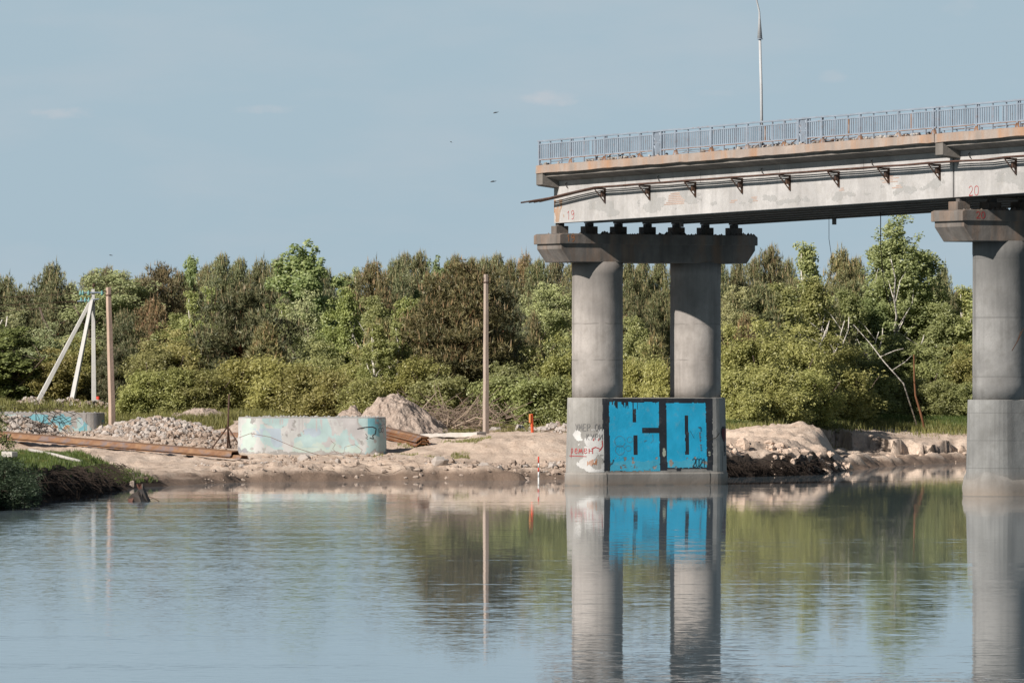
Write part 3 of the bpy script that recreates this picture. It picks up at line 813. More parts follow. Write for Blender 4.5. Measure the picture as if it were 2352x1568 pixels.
        for q in (.06, 2.88, 5.85, 8.88, 10.03, 10.7, 11.9, 14.87, 17.83, 20.8, 21.96, 22.63, 23.8, 26.75, 29.7, 32.35):
            b = MB(); b.box(p - .045, p + .045, q - .05, q + .05, 14.05, 15.14, fn=Bs)
            if q not in (.06, 10.03, 10.7, 21.96, 22.63):
                b.box(p - .05, p + .05, q - .16, q - .055, 14.1, 14.28, m=1, fn=lambda pp, qq, z: Bs(pp, qq + (z - 14.1) * .5, z))
                b.box(p - .05, p + .05, q + .055, q + .16, 14.1, 14.28, m=1, fn=lambda pp, qq, z: Bs(pp, qq - (z - 14.1) * .5, z))
            b.build('post', [M_rail, M_railr], rail)
        q = .06
        while q < SPAN - .3:
            q += .99
            if 10 < q < 10.75 or 21.9 < q < 22.7: continue
            b = MB()
            b.box(p - .025, p + .025, q - .03, q + .03, 14.06, 15.135, fn=Bs)
            b.build('upright', [M_rail, M_railr], rail)
        b = MB()
        # thin wires and bent bars showing under the bottom rail
        for k in range(26):
            q = random.uniform(.3, SPAN - 3); l = random.uniform(.8, 3)
            z = 14.17 + random.uniform(-.05, .08)
            b.tube([Bs(p + random.uniform(-.1, .3), q, z), Bs(p + .1, q + l / 2, z + random.uniform(-.05, .05)), Bs(p + .1, q + l, z + random.uniform(-.05, .06))], .009, 4, m=1)
        b.build('loose_wire', [M_rail, M_railr], rail, kind='stuff')
        for a, c in ((10.03, 10.7), (21.96, 22.63)):            # lozenge plaque between panels
            b = MB(); mq = (a + c) / 2
            for i in range(5):
                q = a + .17 + (c - a - .34) * i / 4; b.box(p - .015, p + .015, q - .03, q + .03, 14.2, 15.13, fn=Bs)
            for sgn in (-1, 1):
                e = mq + sgn * (c - a) / 2
                b.tube([Bs(p, mq + sgn * .14, 15.15), Bs(p, e - sgn * .05, 14.9), Bs(p, e - sgn * .13, 14.78), Bs(p, e - sgn * .05, 14.66)], .03, 4, smooth=False)
                b.tube([Bs(p, e - sgn * .05, 14.55), Bs(p, e - sgn * .13, 14.43), Bs(p, mq + sgn * .14, 14.14)], .03, 4, smooth=False)
            b.box(p - .02, p + .02, a, c, 14.63, 14.67, fn=Bs); b.box(p - .02, p + .02, a + .18, c - .18, 14.1, 14.15, m=1, fn=Bs)
            b.build('plaque', [M_rail, M_railr], rail)
    railing(-5.5); railing(5.5, True)
    return root, fascia
span, fascia1 = make_span()
tag(span, 'broken-off bridge span over the mural pier, its free end hanging over the left', 'bridge span', 'spans of the concrete road bridge')
span2 = copy_tree(span); span2.location = P20 + Vector((0, 0, SLOPE * SPAN))
tag(span2, 'bridge span beyond the joint, cut off by the right edge of the picture', 'bridge span', 'spans of the concrete road bridge')
fascia2 = [c for c in span2.children if c.name.startswith('fascia')][0]
def gsurf(q, z, off): return Bs(-4.75 - off, q, z)
fascia2.data = fascia2.data.copy()
m = MB(); write(m, '19', 1.2, 11.68, .38, .03, gsurf, .008, 0, .2, .8); m.build('number', [M_redp], fascia1)
m = MB(); write(m, '20', 1.1, 11.58, .38, .03, gsurf, .008, 0, .2, .9); m.build('number', [M_redp], fascia2)
m = MB()
def pick_rust(S, Z):
    I = np.full(S.shape, -1); n = fbm(S * 3, Z * 1.1, 140, 4); I[(n > .36 + .22 * S)] = 0; return I
paint_grid(m, .05, 1.4, 11.6, 12.6, .03, pick_rust, gsurf, .005)
absorb(fascia1, m, [concrete('rust_washed_concrete', (.42, .33, .26), .6, .5, rust=.7)])

# ---------------------------------------------------------------- things that rest on or hang from the bridge
def bridge_thing(name, label, cat, group=None): return empty(name, P19, TH, label=label, cat=cat, group=group)
b = MB()
def con_path(off, dz, q_end):
    pts = [(-1.45 + q_end, 12.50 + dz), (.6, 12.62 + dz), (2.4, 12.78 + dz), (4.0, 12.90 + dz), (4.6, 12.945 + dz)]
    for k in range(1, 8): pts += [(4.6 + 3.866 * (k - .5), 12.945 + dz + random.uniform(-.02, .0)), (4.6 + 3.866 * k, 12.95 + dz)]
    pts += [(SPAN + 1.5, 12.93 + dz), (SPAN + 3, 12.9 + dz), (SPAN + 4.6, 12.955 + dz), (SPAN + 8.4, 12.94 + dz), (SPAN + 12.3, 12.95 + dz), (SPAN + 20, 12.95 + dz)]
    return [Bs(-4.75 - off, q, z) for q, z in pts]
b.tube(con_path(.54, .03, -.5), .04, 6); b.tube(con_path(.42, .02, .0), .028, 6, m=1); b.tube(con_path(.28, .02, .2), .028, 6, m=1)
b.tube(con_path(.17, .03, .5), .022, 6, m=1)
o = b.build('cable_conduit', [rusty('rusty_conduit_steel', (.06, .03, .022), (.13, .07, .05), .5, (.12, .1, .095)), M_rustd], loc=P19, rz=TH)
tag(o, 'rusty cable conduit running along the girder, its loose end drooping off the left', 'conduit')
b = MB(); lq, lp = 18.2, -5.0; z0 = 14.06 + SLOPE * lq
b.tube([Bq(lp, lq, z0), Bq(lp, lq - .02, z0 + .25)], .11, 12); b.tube([Bq(lp, lq - .02, z0 + .2), Bq(lp, lq - .08, z0 + 2.5), Bq(lp, lq - .19, z0 + 4.62)], [.06, .06, .055], 12)
o = empty('street_lamp', P19, TH, label='slim pale grey street lamp rising from the bridge deck behind the railing', cat='street lamp')
b.build('pole', [paint('pale_grey_lamp_paint', (.42, .43, .44), (.34, .3, .26), .35, 3)], o)
m = MB(); zt_ = z0 + 4.62
m.tube([Bq(lp, lq - .19, zt_), Bq(lp, lq - .19, zt_ + .03)], .13, 10); m.build('collar', [M_rail], o)
m = MB(); m.tube([Bq(lp, lq - .19, zt_ + .03), Bq(lp, lq - .22, zt_ + .9), Bq(lp, lq - .23, zt_ + 1.15), Bq(lp - .2, lq - .28, zt_ + 2.0), Bq(lp - .9, lq - .35, zt_ + 2.5), Bq(lp - 1.6, lq - .4, zt_ + 2.65)], [.105, .045, .035, .033, .032, .03], 12)
m.build('tapered_arm', [paint('grey_arm_paint', (.36, .37, .38), (.3, .26, .22), .35, 3)], o)
m = MB(); m.box(lp - 2.2, lp - 1.6, lq - .52, lq - .28, zt_ + 2.57, zt_ + 2.72, fn=Bq); m.build('lamp_head', [M_rail], o, bevel=.04)
# wires hanging from the soffit
b = MB(); b.tube([Bs(2.6, 11.2, 11.6), Bs(2.6, 11.2, 10.6), Bs(2.65, 11.4, 9.6), Bs(2.6, 11.3, 8.9), Bs(2.4, 10.9, 8.2)], .012, 5)
o = b.build('hanging_wire', [M_rustd], loc=P19, rz=TH); tag(o, 'thin dark wire dangling from the soffit, nearer the mural pier', 'wire', 'wires hanging under the bridge')
b = MB(); b.tube([Bs(2.6, 15.4, 11.6), Bs(2.6, 15.4, 10.2), Bs(2.6, 15.6, 8.8), Bs(2.65, 15.9, 7.9), Bs(2.7, 16.3, 7.3)], .02, 5)
o = b.build('hanging_wire', [M_rustd], loc=P19, rz=TH); tag(o, 'thicker longer dark cable dangling from mid span in front of the trees', 'wire', 'wires hanging under the bridge')
# crumbs of broken kerb and debris along the deck edge
def chunk(mb, c, r, flat=.6, m=0, fn=None, rnd=random):
    n = 6; c = Vector(c); vs = []
    top = []; ax = rnd.uniform(0, 6.28); sx, sy = rnd.uniform(.6, 1.35), rnd.uniform(.6, 1.2)
    for lev, (zz, k) in enumerate(((-.6, .75), (.1, 1.0), (.75, .5))):
        for i in range(n):
            a = ax + 6.283 * i / n + rnd.uniform(-.3, .3); q = r * k * rnd.uniform(.65, 1.15)
            vs.append(c + Vector((q * sx * math.cos(a), q * sy * math.sin(a), r * flat * (zz + rnd.uniform(-.3, .3)))))
    if fn: vs = [fn(*v) for v in vs]
    fs = [tuple(range(n))[::-1], tuple(range(2 * n, 3 * n))]
    for l in range(2):
        for i in range(n):
            j = (i + 1) % n; fs.append((l * n + i, l * n + j, (l + 1) * n + j, (l + 1) * n + i))
    mb.add(vs, fs, m)
b = MB()
for k in range(230):
    q = random.choice((random.gauss(6.5, 1.2), random.gauss(20, 2.2), random.gauss(23, 1.5), random.gauss(28, 2), random.uniform(0, 32), random.uniform(14, 32)))
    chunk(b, (random.uniform(-5.5, -5.1), q, 14.15), random.uniform(.03, .13), .7, 0, Bs)
for k in range(30):
    q = random.choice((random.gauss(6.5, 1.0), random.gauss(23, 1.5), random.gauss(20, 2)))
    b.tube([Bs(-5.45, q, 14.15), Bs(-5.4 + random.uniform(-.1, .2), q + random.uniform(-.8, .8), 14.2 + random.uniform(0, .25))], .02, 4, m=1)
o = b.build('debris', [concrete('pale_debris', (.42, .39, .36), .6, 0), M_rustd], loc=P19, rz=TH); tag(o, 'broken kerb crumbs and splinters along the deck edge', 'debris', kind='stuff')
# ================================================================ things on the banks
M_block = concrete('old_footing_concrete', (.42, .415, .40), .6, .4, tide=(.75, 1.25, (.28, .22, .18)))
M_block2 = concrete('old_grey_footing_concrete', (.36, .345, .33), .65, .4)
M_turq = paint('pale_turquoise_paint', (.36, .48, .48), (.45, .46, .46), .5, 4)
M_mint = paint('pale_mint_paint', (.42, .50, .46), (.44, .5, .48), .4, 3)
M_cyan = paint('cyan_paint', (.15, .36, .42), (.34, .38, .40), .5, 4)
M_ochre = paint('ochre_paint', (.36, .22, .13), (.3, .26, .24), .4, 4)
M_dgrey = paint('dark_grey_paint', (.26, .265, .28), (.42, .42, .42), .6, 4)
M_lblue = paint('light_blue_paint', (.36, .43, .49), (.42, .42, .44), .4, 4)

def old_footing(loc, z0, z1, name_label, pick, mats, bm, seed, th=.1, lc=2.42):
    def stadium(r, z): return [Bq(p + (lc - LC) * (1 if p > 0 else -1), q, z_) for p, q, z_ in [(x, -y, z__) for x, y, z__ in globals()['stadium'](r, z)]]
    def foot_surf(s, z, off, Rf):
        r = Rf(z); c = min(max(s, -lc), lc); ph = (s - c) / r
        return Bq(c + (r + off) * math.sin(ph), (r + off) * math.cos(ph), z)
    root = empty('old_bridge_footing', loc, th, label=name_label, cat='concrete footing', group='stumps of demolished bridge piers')
    Rf = lambda z: 1.2 - (z - .57) / 3.31 * .07
    b = MB(); zs = np.linspace(z0, z1 - .02, 7)
    rings = [stadium(Rf(z), z) for z in zs] + [stadium(Rf(z1) - .03, z1)]
    b.loft(rings, smooth=False)
    rr = random.Random(seed)
    body = b.build('footing', [bm], root)
    b = MB()
    for k in range(60):
        p = rr.uniform(-3.2, 3.2); chunk(b, Bq(p, rr.uniform(-.5, .9) , z1 + .01), rr.uniform(.03, .12), .6, rnd=rr)
    b.build('broken_top', [bm], root)
    sf = lambda s, z, off=0: foot_surf(s, z, off, Rf)
    m = MB(); paint_grid(m, -4.6, 4.6, z0 + .05, z1 - .04, .035, pick, sf, .006)
    m.build('faded_graffiti', mats, body)
    return root, body, sf
P18 = at(717, 900, 351); P17 = at(84, 900, 381)
def pick18(S, Z):
    I = np.full(S.shape, -1); e = (fbm(S * 3, Z * 3, 201, 4) - .5)
    I[(e > -.12)] = 6
    I[(S > -3.6 + e) & (S < -2.9 + e)] = 1
    n1 = fbm(S * .9 + Z * .25, Z * .7, 205, 5); n2 = fbm(S * 1.1, Z * .9 + S * .3, 211, 5)
    ang = (np.abs(((S * 1.1 + Z * .9) % 1.7) - .85) < .42) & (np.abs(Z - 1.9) < .62)
    I[(n1 > .52) & (S > -2.5)] = 0
    I[ang & (n2 > .5) & (S > -2.6)] = 0
    I[(n2 > .63) & (Z < 2.3)] = 2
    I[(S > 2.55 + e * .6) & (e > -.2)] = 0
    I[(S > 2.6) & (n1 > .5)] = 5
    I[(n2 < .33) & (Z > 1.4)] = 4
    I[(Z < 1.5 + e) & (n1 > .5) & (I != 5)] = 1
    I[(S < -3.25 + e) & (Z < 1.35 + e * .4) & (S > -4.2)] = 3
    I[(S > 3.0) & (Z > 2.45 + e) & (e > -.1)] = 3
    st = (vnoise(S * 16, S * 0 + 3, 220) > .66) & (Z > 2.7 - .6 * vnoise(S * 7, S * 0, 221)) & (Z < 2.78) & (np.abs(S + .9) < 1.3); I[st] = 4
    I[(Z < 1.15 + e * .5)] = -1
    return I
M_offw = paint('weathered_offwhite_paint', (.47, .475, .465), (.40, .39, .38), .45, 3)
f18, b18, s18 = old_footing((P18.x, P18.y, 0), .3, 2.86, 'pale turquoise graffiti covered pier stump in the middle of the sandy bank', pick18,
                            [M_turq, M_mint, M_lblue, M_dgrey, paint('washed_grey_paint', (.42, .41, .41), (.5, .5, .5), .5, 4), M_cyan, M_offw], M_block, 5)
m = MB()
ribbon(m, [(2.1, 2.28), (2.5, 2.36), (2.85, 2.38), (3.05, 2.3), (3.0, 2.05), (2.85, 1.95), (2.9, 1.8), (2.7, 1.85)], .05, s18, .012)
ribbon(m, [(2.5, 2.05), (2.6, 1.9), (2.5, 1.85), (2.62, 1.78)], .03, s18, .012)
for k in range(2): ribbon(m, [(3.3 + .2 * k + .1 * math.cos(a), 2.22 + .11 * math.sin(a)) for a in np.linspace(0, 6.2, 12)], .025, s18, .012)
ribbon(m, [(-.6, 1.42), (.2, 1.42)], .05, s18, .012, 2)
m.build('lettering', [M_blackp, M_greyp, M_turq], b18)
def pick17(S, Z):
    I = np.full(S.shape, -1); e = (fbm(S * 2.5, Z * 2.5, 301, 4) - .5)
    n1 = fbm(S * .8, Z * 1.2, 305, 5); n2 = fbm(S * 1.6, Z * 1.5, 311, 5)
    I[(n1 > .42)] = 0; I[(n2 > .55)] = 1
    I[(np.abs(S - .4) < 1.5) & (Z > 2.25 + e * .7)] = 2
    I[(np.abs(S - .5) < 1.6) & (Z < 2.2 + e * 1.2) & (Z > 1.5)] = 3
    I[(S > 2.0) & (S < 2.6) & (n2 > .42)] = 2
    I[(S > 1.9) & (S < 2.7) & (Z > 2.3) & (vnoise(S * 6, Z * 2, 320) > .6)] = 4
    I[(S > 2.75 + e)] = -1; I[(S > 3.0) & (n2 > .5)] = 5; I[(S > 3.6) & (n1 > .5)] = 2
    I[(Z > 2.75 + e * .5) & (n2 < .6)] = -1; I[(n2 < .3)] = -1
    return I
f17, b17, s17 = old_footing((P17.x, P17.y, 0), .8, 2.92, 'grey pier stump with cyan and ochre graffiti behind the left rubble heap', pick17,
                            [M_turq, M_offw, M_cyan, M_ochre, M_lblue, M_dgrey], M_block2, 9)

# ---------------------------------------------------------------- poles
M_pole = concrete('pale_pole_concrete', (.55, .54, .52), .75, .25)
M_poleb = concrete('brownish_pole_concrete', (.46, .35, .28), .7, .5)
M_poleg = concrete('tan_pole_concrete', (.42, .345, .29), .7, .5)
M_green = paint('green_insulator_glass', (.14, .32, .30), (.3, .38, .37), .4, 20, .2)
base = at(216, 932, 400); base.z = zt(base.x, base.y) - .1
root = empty('power_pole', base, 0, label='white concrete power pole braced by two slanting struts on the left bank', cat='power pole')
H = at(216, 664, 400).z - base.z
rel = lambda xd, yd, Y: at(xd, yd, Y) - base
b = MB(); b.tube([(0, 0, -.5), (-.05, 0, H)], [.19, .125], 4, smooth=False, square=True); b.build('pole', [M_pole], root, bevel=.02)
for xf, Yf in ((75, 399), (160, 396.5)):
    foot = at(xf, 930, Yf); foot.z = zt(foot.x, foot.y) - .4; f_ = foot - base
    b = MB(); b.tube([f_, (-.16 if xf < 100 else -.1, -.12, H - .62)], [.18, .13], 4, smooth=False, square=True); b.build('strut', [M_pole], root, bevel=.02)
for zz, x0, x1, t_ in ((H - .2, -.75, .55, 0), (H - .58, -.9, .28, .1)):
    b = MB(); b.tube([(x0, -.16 - t_, zz - t_), (x1, -.14 + t_, zz + t_ * .3)], .045, 4, smooth=False)
    arm = b.build('crossarm', [M_rail], root)
    for x in ((x0, x0 + .14, x0 + .45, x1 - .1) if t_ == 0 else (x0 + .2, x0 + .42, x0 + .62)):
        b = MB(); b.tube([(x, -.18, zz - .14), (x, -.18, zz - .05), (x, -.18, zz + .03), (x, -.18, zz + .12)], [.06, .075, .05, .035], 8); b.build('insulator', [M_green], arm)
b = MB(); b.tube([(-.03, 0, H), (-.03, 0, H + .1), (-.02, 0, H + .16), (0, 0, H + .3)], [.02, .03, .09, .06], 8); b.build('pin_insulator', [M_rustd], root)
b = MB()
for k in range(2): b.tube([(0, 0, H - .75 - .1 * k), (0, 0, H - .72 - .1 * k)], .17, 8, smooth=False)
b.build('clamp', [M_rustd], root)
for k, zo in enumerate((.22, .55, .75)):
    b = MB(); pts = []
    for i in range(13):
        u = i / 12; pts.append((-.7 - 26 * u, -.2 + 8 * u, H - zo - 2.2 * u * (1 - u) - .1 * k + .5 * u))
    b.tube(pts, .014, 4); o = b.build('power_line', [M_rustd], loc=base)
    tag(o, 'thin power line sagging from the white pole past the left trees, ' + ('topmost of three', 'middle of three', 'lowest of three')[k], 'power line', 'power lines of the white pole')
def plain_pole(xd, ybase, ytop, Y, lean, r0, r1, m_, label):
    p = at(xd, ybase, Y); p.z = zt(p.x, p.y) - .05; h = at(xd, ytop, Y).z - p.z
    root = empty('concrete_pole', p, .5, label=label, cat='concrete pole', group='bare concrete poles on the bank')
    b = MB(); N = 8
    b.tube([(lean * i / N * math.cos(.5) + random.uniform(-.012, .012), -lean * i / N * math.sin(.5), -.5 + (h + .5) * i / N) for i in range(N + 1)], [r0 + (r1 - r0) * i / N for i in range(N + 1)], 4, smooth=False, square=True)
    b.build('shaft', [m_], root, bevel=.02)
    b = MB(); lx, ly = lean * math.cos(.5) * .97, -lean * math.sin(.5) * .97
    b.tube([(lx, ly, h - .42), (lx, ly, h - .37)], r1 * 1.25, 8); b.tube([(lx - .28, ly, h - .2), (lx + .22, ly, h - .2)], .02, 5)
    b.build('steel_band', [M_rustd], root)
    return root
plain_pole(259, 992, 660, 375, -.22, .205, .145, M_poleb, 'brownish bare concrete pole beside the rubble, next to the white power pole')
plain_pole(1116, 998, 630, 365, 0, .175, .125, M_poleg, 'lone tan concrete pole standing in front of the big pine')

# ---------------------------------------------------------------- markers
M_red = paint('red_post_paint', (.55, .055, .03), (.4, .1, .06), .3, 10)
M_orange = paint('orange_post_paint', (.75, .10, .03), (.5, .12, .06), .3, 6)
M_wht = paint('white_post_paint', (.65, .64, .62), (.4, .35, .3), .3, 6)
p = at(224.5, 931, 403); p.z = zt(p.x, p.y)
root = empty('marker_post', p, 0, label='short red marker post peeping out behind the foot of the white power pole', cat='marker post', group='red survey posts')
h = at(224, 910, 403).z - p.z
b = MB(); b.tube([(0, 0, -.2), (0, 0, h)], .1, 10); b.build('post', [M_red], root)
b = MB(); b.box(-.02, .14, -.12, .1, -.1, .14); b.build('foot', [M_dgrey], root, bevel=.02)
p = at(1222, 998, 362); p.z = zt(p.x, p.y)
root = empty('marker_post', p, .3, label='orange wooden marker post on the sand left of the mural pier', cat='marker post', group='red survey posts')
h = at(1222, 950, 362).z - p.z
b = MB(); b.tube([(.03, 0, -.2), (-.02, 0, h)], [.075, .07], 4, smooth=False, square=True); b.build('post', [M_orange], root, bevel=.01)
b = MB(); b.box(-.15, -.08, -.09, .06, h - .45, h - .01); b.build('board', [paint('pale_orange_board', (.62, .25, .09), (.4, .2, .1), .4, 8)], root, bevel=.01)  # board in a paler orange than the post
p = at(1237, 1102, 334); p.z = 0
root = empty('gauge_stake', p, 0, label='thin red and white gauge stake standing in the shallow water', cat='gauge stake')
h = at(1237, 1048, 334).z
b = MB(); zz = [-1, .18, .42, .62, .82, h]
for k in range(5): b.tube([(.0, 0, zz[k]), (.0, 0, zz[k + 1] - .001)], .036, 8, m=(1, 1, 0, 1, 0)[k])
b.m = [(2 if k_ < 0 else k_) for k_ in b.m]; b.build('stake', [M_red, M_wht], root)
p = at(562, 944, 363); p.z = zt(p.x, p.y)
# black rusted stand
p = at(523, 1006, 352); p.z = zt(p.x, p.y)
root = empty('tripod_stand', p, 0, label='thin black rusted three-legged stand with a tall rod, left of the turquoise stump', cat='stand')
h = at(523, 905, 352).z - p.z
b = MB(); b.tube([(-.0, 0, .0), (.02, 0, h * .5), (.07, 0, h)], .05, 6); b.build('rod', [M_rustd], root)
for dx, dy in ((-.85, -.5), (.75, -.3), (.1, .9)):
    z_ = zt(p.x + dx, p.y + dy) - p.z
    b = MB(); b.tube([(0, 0, 1.05), (dx, dy, z_ - .05)], .04, 5); b.build('leg', [M_rustd], root)

# ---------------------------------------------------------------- steel sheet piles
def channel(a, b_, w_, h_, name, label, m_=None, t_=.05, roll=0, group=None):
    """trough-shaped rolled section from point a to point b_"""
    a = Vector(a); b_ = Vector(b_); d = (b_ - a).normalized(); side = d.cross(Vector((0, 0, 1))).normalized(); up = side.cross(d)
    if roll: q = Matrix.Rotation(roll, 3, d); side = q @ side; up = q @ up
    w, h = w_ / 2, h_
    prof = [(-w, 0), (-w * .78, 0), (-w * .55, h - t_), (w * .55, h - t_), (w * .78, 0), (w, 0), (w, t_), (w * .82, t_), (w * .62, h), (-w * .62, h), (-w * .82, t_), (-w, t_)]
    mb = MB(); mb.prism(prof, lambda x, z: a + side * x + up * z - a, lambda x, z: b_ + side * x + up * z - a, seg=10)
    o = mb.build(name, [m_ or M_rust], loc=a); return tag(o, label, 'sheet pile', group)
G = 'rusty steel sheet piles'
A = at(-60, 1010, 355); A.z = zt(A.x, A.y) + .08; B_ = at(540, 1052, 342); B_.z = zt(B_.x, B_.y) + .08
off = Vector((.12, -.35, 0))
channel(A + off + Vector((.3, 0, 0)), B_ + off + Vector((.33, .0, 0)), .6, .18, 'sheet_pile', 'lower of the two long rusty sheet piles on the left sand', group=G, roll=.0)
channel(A + Vector((0, 0, .17)), B_ + Vector((0, 0, .15)), .66, .23, 'sheet_pile', 'upper of the two long rusty sheet piles on the left sand', group=G, roll=.12)
a_ = at(424, 996, 366); b2 = at(552, 1003, 362); a_.z = at(424, 1000, 366).z; b2.z = at(552, 1008, 362).z
channel(a_, b2 + Vector((.8, 0, 0)), .6, .28, 'sheet_pile', 'short rusty sheet pile lying behind the black tripod stand', group=G)
for k in range(6):
    a_ = at(872, 1012, 362); c_ = at(968 + (k % 3) * 4, 1017, 354)
    a_.z = zt(a_.x, a_.y) + .02 + .075 * k; c_.z = zt(c_.x, c_.y) + .0 + .07 * k
    channel(a_, c_, .62, .13, 'sheet_pile', 'rusty sheet pile stacked right of the turquoise stump, ' + ('lowest', 'second from below', 'third from below', 'third from the top', 'second from the top', 'topmost')[k] + ' of six', M_rust if k % 2 else rusty('rusty_steel_dark_layer', (.12, .045, .02), (.28, .12, .045), .3), t_=.03, group=G)
# concrete slab on the sand, pipes, stub
M_slabp = concrete('bleached_slab_concrete', (.54, .51, .47), .7, .3)
def lying_slab(a, b_, w_, h_, label, m_):
    a = Vector(a); b_ = Vector(b_); d = (b_ - a).normalized(); s = d.cross(Vector((0, 0, 1))).normalized()
    mb = MB(); mb.box(0, (b_ - a).length, -w_ / 2, w_ / 2, 0, h_, fn=lambda x, y, z: d * x + s * y + Vector((0, 0, z + random.uniform(-.03, .03))), n=(14, 2, 1))
    o = mb.build('concrete_slab', [m_], loc=a, bevel=.02); return tag(o, label, 'concrete slab', 'slabs lying on the bank')
a_ = at(975, 1008, 361); a_.z = zt(a_.x, a_.y) - .02; c_ = at(1106, 1010, 359); c_.z = zt(c_.x, c_.y) - .02
lying_slab(a_, c_, .8, .2, 'long pale concrete slab with a broken end, right of the sheet pile stack', M_slabp)
a_ = at(1118, 1000, 367); a_.z = zt(a_.x, a_.y) - .02; c_ = at(1165, 996, 367); c_.z = zt(c_.x, c_.y) - .02
o = lying_slab(a_, c_, .4, .16, 'short tan plank lying at the foot of the lone tan pole', M_wood)
a_ = at(10, 1054, 284); a_.z = zt(a_.x, a_.y) + .22; c_ = at(34, 1056, 283.5); c_.z = zt(c_.x, c_.y) + .2
lying_slab(a_, c_, .3, .2, 'small grey concrete beam lying in the grass at the far left', M_slabp)
a_ = at(66, 1028, 300); c_ = at(188, 1034, 298); a_.z = zt(a_.x, a_.y) + .3; c_.z = zt(c_.x, c_.y) + .3
b = MB(); b.tube([(0, 0, 0), (c_ - a_) * .5 + Vector((0, 0, .03)), c_ - a_], .07, 8); o = b.build('pale_pipe', [M_slabp], loc=a_); tag(o, 'pale pipe lying on the sand just above the left grass', 'pipe')
a_ = at(303, 1096, 312); a_.z = zt(a_.x, a_.y)
b = MB(); b.box(-.1, .1, -.1, .1, -.6, .22, fn=lambda x, y, z: (x + z * .05, y, z + random.uniform(-.04, .04)), n=(2, 2, 3)); o = b.build('concrete_stub', [M_poleg], loc=a_, bevel=.03); tag(o, 'short pale concrete stub standing upright on the left mud by the water', 'stub')

# ---------------------------------------------------------------- wreck of bent sheet pile in the water
p = at(320, 1152, 279); p.z = 0
root = empty('steel_wreck', p, 0, label='folded grey brown steel wreck sticking out of the water on the left', cat='wreck')
px = lambda x, y, dy=0: ((x - 1060) / 9.408 / 1.7415 * p.y / F, dy, (1040 - y) / 9.408 / 1.7415 * p.y / F)   # zoom pixels of the wreck -> metres at its distance
Mw = rusty('weathered_wreck_steel', (.06, .048, .04), (.13, .11, .095), .6, (.12, .12, .125))
def plate(mb, pts, th=.05, m=0):
    n = len(pts); f_ = [Vector(q) for q in pts]; nrm = (f_[1] - f_[0]).cross(f_[2] - f_[0]).normalized() * th
    mb.add(f_ + [q + nrm for q in f_], [tuple(range(n)), tuple(range(n, 2 * n))[::-1]] + [(i, (i + 1) % n, n + (i + 1) % n, n + i) for i in range(n)], m)
b = MB()
plate(b, [px(1005, 600, .0), px(1180, 560, .1), px(1390, 1080, .1), px(1170, 1080, -.25)])
plate(b, [px(1180, 560, .1), px(1170, 380, .35), px(1250, 560, .45), px(1480, 1060, .45), px(1390, 1080, .1)])
b.build('panel', [Mw], root)
b = MB()
plate(b, [px(800, 740, -.2), px(985, 650, -.05), px(1160, 1080, -.3), px(930, 1080, -.45)])
plate(b, [px(985, 650, -.05), px(1010, 610, .0), px(1180, 1080, -.15), px(1160, 1080, -.3)])
plate(b, [px(640, 940, -.5), px(800, 740, -.2), px(935, 1080, -.45), px(830, 1080, -.6)])
b.build('panel', [Mw], root)
b = MB(); plate(b, [px(975, 375, .2), px(1150, 370, .4), px(1130, 500, .3), px(1040, 530, .15)], .06); plate(b, [px(1040, 530, .15), px(1150, 370, .4), px(1180, 570, .12), px(1000, 620, .02)], .05)
plate(b, [px(645, 940, -.5), px(880, 890, -.62), px(820, 1060, -.65), px(690, 1060, -.55)], .05)
b.build('torn_flange', [rusty('dark_rust_flange', (.07, .03, .022), (.15, .07, .045), .2)], root)
b = MB(); b.tube([px(1360, 850, .2), px(1560, 900, .1), px(1800, 1020, 0), px(1770, 1040, -.1)], .012, 5); b.tube([px(1440, 970, .2), px(1500, 950, .1), px(1570, 920, .1)], .009, 5); b.build('rebar', [M_rustd], root)

# ---------------------------------------------------------------- loose wire round the turquoise stump
b = MB()
W_ = lambda xd, yd, Y: at(xd, yd, Y)
b.tube([W_(548, 1005, 347), W_(575, 995, 346.5), W_(620, 1003, 346), W_(680, 1028, 345.6), W_(735, 1046, 345.2)], .014, 5)
b.tube([W_(735, 1046, 345.2), W_(790, 1040, 345.4), W_(792, 1026, 345.5), W_(815, 1020, 345.5), W_(832, 1033, 345.4), W_(822, 1050, 345)], .011, 5)
b.tube([W_(745, 1045, 345.2), W_(770, 1036, 345.2), W_(790, 1046, 345), W_(840, 1048, 345), W_(872, 1045, 345.4)], .011, 5)
b.tube([W_(760, 1012, 346.4), W_(770, 1020, 346), W_(764, 1030, 345.6), W_(776, 1043, 345.2)], .01, 5)
o = b.build('steel_wire', [rusty('light_rust_wire', (.16, .10, .07), (.26, .17, .12), .3)]); tag(o, 'bent rusty wire looping in front of the turquoise stump', 'wire')

